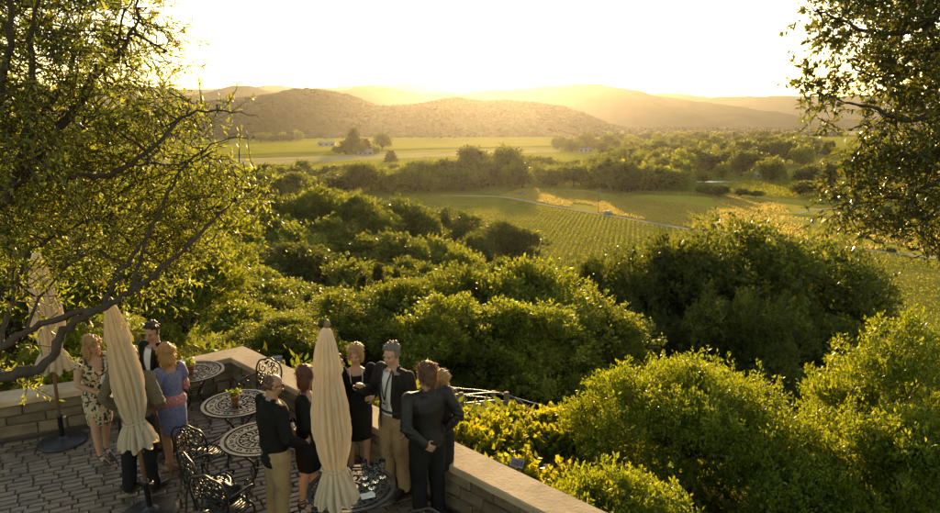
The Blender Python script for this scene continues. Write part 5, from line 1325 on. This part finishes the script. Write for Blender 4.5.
    # ---- shoes
    for s in 'RL':
        m = MB(); kind = g.get('shoes', 'shoe')
        fx, fy, fa = feet[s]; d = V3(math.sin(fa), math.cos(fa), 0)
        if heel:
            hl = V3(fx, fy-.02, .016+heel); ball = V3(fx, fy, .008)+d*.068; toe = V3(fx, fy, .006)+d*.112
            m.capsule([hl*h, hl.lerp(ball, .5)*h, ball*h, toe*h], [.021*h, .014*h, .021*h, .010*h], 12); m.capsule([(hl-V3(0, .008, 0))*h, V3(fx, fy-.026, .004)*h], [.012*h, .005*h], 8)
            if kind == 'sandal' or g.get('straps'):
                a = J['ank'+s]
                for zz, r in ((.0, .0245), (.018, .0245)): m.tube([(V3(a.x, a.y, a.z-.004+zz)+V3(math.cos(q)*r, math.sin(q)*r*1.1, .004*math.sin(q)))*h for q in [2*math.pi*k/14 for k in range(14)]], .0045*h, 6, closed=True)
            sm = link('shoe', remesh(m, .008, None, (lambda co: co[:, 2] < 0.0012) if False else None, 1), M[kind], t)
        else:
            foot(m, s, .0035); m.box((V3(fx, fy, .0055)+d*.048)*h, (.050*h, .145*h, .010*h), -fa)
            sm = link('shoe', remesh(m, .009, None, lambda co: co[:, 2] > .062*h, 1), M[kind], t)
        zmin = min(v.co.z for v in sm.data.vertices)
        sm.location.z = -zmin+.004
    if extras: extras(t, h, J, up, hp, hell, tor)
    return t

def necklace(t, h, J, up, hp, hell, tor):
    m = MB(); P = []
    for k in range(25):
        a = -1+2*k/24; x = .042*math.sin(a*math.pi/2*1.05)*(1 if abs(a) < 1 else 1); z = .828-.14*(1-a*a)**.8; y = float(np.interp(z, [q[0] for q in tor], [q[2] for q in tor]))+.012
        y *= math.sqrt(max(.1, 1-(x/.10)**2)); P.append(V3(x, y, z)*h)
    m.tube(P, .0028*h, 6); m.build('necklace', M['pearl'], t)
def lanyard(t, h, J, up, hp, hell, tor):
    for sg in (-1, 1):
        m = MB(); P = []
        for k in range(7):
            f = k/6; z = .85-.20*f; x = sg*.040*(1-f)**.8-.004; y = float(np.interp(z, [q[0] for q in tor], [q[2] for q in tor]))+.014+.004*math.sin(f*3)
            P.append(V3(x, y, z)*h)
        m.tube(P, .0045*h, 6); m.build('lanyard_strap', M['lanyard'], t)
    b = MB(); b.box(V3(-.004, .088, .625)*h, (.038*h, .004*h, .055*h)); o = b.build('badge', M['badge'], t, False)
    b = MB(); b.box(V3(-.004, .0905, .634)*h, (.026*h, .001*h, .012*h)); b.build('badge_print', M['lanyard'], o, False)
def glasses(t, h, J, up, hp, hell, tor):
    m = MB()
    for sg in (-1, 1):
        m.tube([hp(sg*.018+.012*math.cos(q), .056, .001+.009*math.sin(q)) for q in [2*math.pi*k/12 for k in range(12)]], .0016*h, 5, closed=True); m.tube([hp(sg*.03, .055, .004), hp(sg*.046, .02, .004), hp(sg*.047, -.008, 0)], .0016*h, 5)
    m.tube([hp(-.006, .058, .003), hp(.006, .058, .003)], .0016*h, 5); m.build('glasses', M['lanyard'], t)
    for sg in (-1, 1):
        l = MB(); l.tube([hp(sg*.018, .0555, .001), hp(sg*.018, .0565, .001)], [.0105*h, .0105*h], 12); l.build('lens', M['lanyard'], t)
def belt(t, h, J, up, hp, hell, tor):
    m = MB(); m.tube([V3(.103*math.cos(q), .077*math.sin(q), .575)*h for q in [2*math.pi*k/28 for k in range(28)]], .008*h, 6, closed=True); m.build('belt', M['lanyard'], t)
def multi(*fs):
    def f(*a):
        for q in fs: q(*a)
    return f
R_ = math.radians
# left group
person((-4.68, 7.76), R_(-125), 1.66, 'woman in black and cream patterned sleeveless dress and black heels by the leftmost umbrella', True, 'skin', {'R': ((.135, .02, .655), (.03, .115, .575), (-.8, .4, -.3), (0, -.6, -1), .6), 'L': ((-.135, .02, .655), (-.02, .12, .57), (.8, .4, -.4), (0, -.6, -1), .6)},
       R_(15), R_(-4), {'R': (.05, .05, -.1), 'L': (-.04, -.03, .05)}, 'long', 'hair_blond', {'dress': 'floral', 'skirt': .30, 'neck': .76, 'neckw': .05, 'shoes': 'shoe', 'heel': .035, 'flare': -.004}, seed=1)
person((-3.82, 7.02), R_(-8), 1.78, 'man mostly hidden behind the leaning umbrella, grey-brown jacket and dark trousers', False, 'skin', {'R': ((.205, -.05, .665), (.125, .09, .60), (-.5, .8, .1), (-1, 0, 0), .7), 'L': ((-.19, -.04, .655), (-.12, .06, .53), (.2, .9, -.4), (1, 0, 0), .5)},
       R_(10), 0, {'R': (.075, .0, .2), 'L': (-.07, -.03, -.2)}, 'short', 'hair_brown', {'trousers': 'dark_trousers', 'shirt': 'blue_shirt', 'jacket': 'olive_jacket', 'hem': .43}, 1.05, seed=2)
person((-3.97, 7.92), R_(150), 1.78, 'man in dark suit and white shirt with short dark hair behind the woman in blue', False, 'skin_tan', {'R': ((.17, .0, .65), (.12, .12, .60), (-.6, .7, .2), (-1, 0, 0), .8), 'L': ((-.165, -.01, .645), (-.14, .05, .50))},
       R_(25), R_(-12), None, 'crop', 'hair_dark', {'trousers': 'brown_trousers', 'shirt': 'white_shirt', 'jacket': 'dark_suit', 'open': [.012, .006, .012, .036, .044, .036, .034]}, seed=3)
person((-3.59, 7.42), R_(62), 1.66, 'woman in blue patterned dress with red shawl round her waist and blond bob', True, 'skin_tan', {'R': ((.13, .0, .655), (.075, .13, .64), (-.5, .8, .2), (-1, 0, .3), .9), 'L': ((-.13, .0, .655), (-.06, .12, .61), (.6, .7, .1), (1, 0, -.3), .7)},
       R_(12), R_(-3), {'R': (.05, -.02, -.1), 'L': (-.05, .03, .2)}, 'bob', 'hair_blond', {'dress': 'blue_print', 'skirt': .33, 'neck': .79, 'neckw': .045, 'cap': .45, 'shawl': 'shawl', 'shoes': 'sandal', 'heel': .03}, seed=4)
# right group
person((-2.02, 6.30), R_(-48), 1.74, 'balding man with glasses, black jacket and khaki trousers, seen from behind', False, 'skin_tan', {'R': ((.17, .0, .65), (.13, .12, .56), (-.4, .9, .1), (-1, 0, 0), .6), 'L': ((-.165, .0, .645), (-.11, .10, .55), (.4, .9, .1), (1, 0, 0), .6)},
       R_(-22), R_(-6), None, 'bald', 'hair_brown', {'trousers': 'khaki', 'shirt': 'blue_shirt', 'jacket': 'black_cloth', 'hem': .44}, 1.12, seed=5, extras=glasses)
person((-1.76, 6.62), R_(-85), 1.70, 'woman in black dress with auburn hair and strappy heels beside the front umbrella', True, 'skin', {'R': ((.13, .01, .655), (.05, .13, .635), (-.5, .8, .2), (-1, 0, .3), .7), 'L': ((-.13, .0, .655), (-.06, .12, .61), (.6, .7, .1), (1, 0, -.3), .7)},
       R_(-10), R_(-3), {'R': (.05, -.04, -.1), 'L': (-.05, .03, .2)}, 'bob', 'hair_auburn', {'dress': 'black_cloth', 'skirt': .31, 'neck': .74, 'neckw': .06, 'dsleeve': .55, 'shoes': 'shoe', 'heel': .04, 'straps': 1}, seed=6)
person((-1.56, 7.08), R_(-80), 1.68, 'man in blue shirt almost wholly hidden behind the front umbrella', False, 'skin', None, 0, 0, None, 'short', 'hair_brown', {'trousers': 'dark_trousers', 'shirt': 'blue_shirt', 'sleeves': .5}, seed=7)
person((-1.35, 7.38), R_(-168), 1.68, 'blond woman in black tunic with long pale necklace, facing us beside the front umbrella', True, 'skin', {'R': ((.13, .0, .65), (.09, .07, .55)), 'L': ((-.14, -.01, .65), (-.10, .09, .63), (.3, .9, .3), (1, 0, 0), .8)},
       R_(-14), R_(-8), None, 'pixie', 'hair_blond', {'dress': 'black_cloth', 'skirt': .30, 'flare': .012, 'neck': .785, 'neckw': .06, 'dsleeve': .62, 'shoes': 'shoe', 'heel': .02}, 1.1, seed=8, extras=necklace)
person((-.86, 7.02), R_(140), 1.82, 'tall grey-haired man in dark blazer, white shirt, lanyard and khaki trousers, hand raised', False, 'skin', {'R': ((.165, .03, .655), (.10, .19, .735), (-.4, .3, .8), (-.6, .7, 0), 1.1), 'L': ((-.165, -.015, .645), (-.15, .04, .50))},
       R_(10), R_(-10), {'R': (.06, .02, .2), 'L': (-.065, 0, -.2)}, 'crop', 'hair_grey', {'trousers': 'khaki', 'shirt': 'white_shirt', 'jacket': 'blazer', 'open': [.05, .044, .036, .046, .050, .036, .034]}, 1.06, seed=9, extras=multi(lanyard, belt))
person((-.45, 6.46), R_(28), 1.79, 'man in black leather jacket and dark trousers with hands on hips, back to us', False, 'skin_tan', {'R': ((.182, -.055, .665), (.108, -.01, .565), (-.6, .3, -.7), (-1, .4, 0), .5), 'L': ((-.168, -.075, .66), (-.07, -.10, .555), (.8, -.1, -.6), (0, 1, 0), .4)},
       R_(25), R_(-4), {'R': (.07, .02, .2), 'L': (-.065, -.02, -.15)}, 'wavy', 'hair_brown', {'trousers': 'dark_trousers', 'jacket': 'leather', 'hem': .50, 'amp': .006, 'inf': .007}, .97, seed=10)
person((-.315, 6.72), R_(60), 1.61, 'blond woman almost hidden behind the man in the leather jacket', True, 'skin', {'R': ((.12, .02, .655), (.06, .10, .60)), 'L': ((-.12, .02, .655), (-.06, .10, .60))}, 0, 0, None, 'bob', 'hair_blond', {'dress': 'dark_suit', 'skirt': .3, 'shoes': 'sandal', 'heel': .02}, .92, seed=11)
# things in hands
a = wine_glass(ony(293.5, 436, 6.45), 'wine glass held low between the bald man and the auburn-haired woman')
b = wine_glass(ony(152, 386, 7.45), 'wine glass held up by the woman in blue')
bk = MB(); bk.box((0,0,0), (.16,.012,.11)); bk.box((0,.014,.008), (.15,.01,.10)); bk.box((.0,-.012,-.01), (.14,.008,.09))
o = tag(bk.build('booklet', M['paper'], None, False, ony(108, 379, 7.56), (.5, .1, .9)), 'pale booklet held by the woman in the patterned dress', 'booklet')

# ---------------------------------------------------------------- haze: one box of air round everything
hz = MB(); hz.box((0, 3200, (VZ-16+330)/2), (15600, 7600, 330-(VZ-16)))
hm_ = bpy.data.materials.new('haze_air'); hm_.use_nodes = True; tn = hm_.node_tree; tn.nodes.clear()
pv = tn.nodes.new('ShaderNodeVolumePrincipled'); pv.inputs['Color'].default_value = (.93, .90, .86, 1); pv.inputs['Density'].default_value = HAZE_DENSITY; pv.inputs['Anisotropy'].default_value = HAZE_G
ou = tn.nodes.new('ShaderNodeOutputMaterial'); tn.links.new(pv.outputs[0], ou.inputs['Volume'])
ho_ = hz.build('haze', hm_, None, False); tag(ho_, 'pale golden evening haze filling the valley', 'haze', kind='stuff')
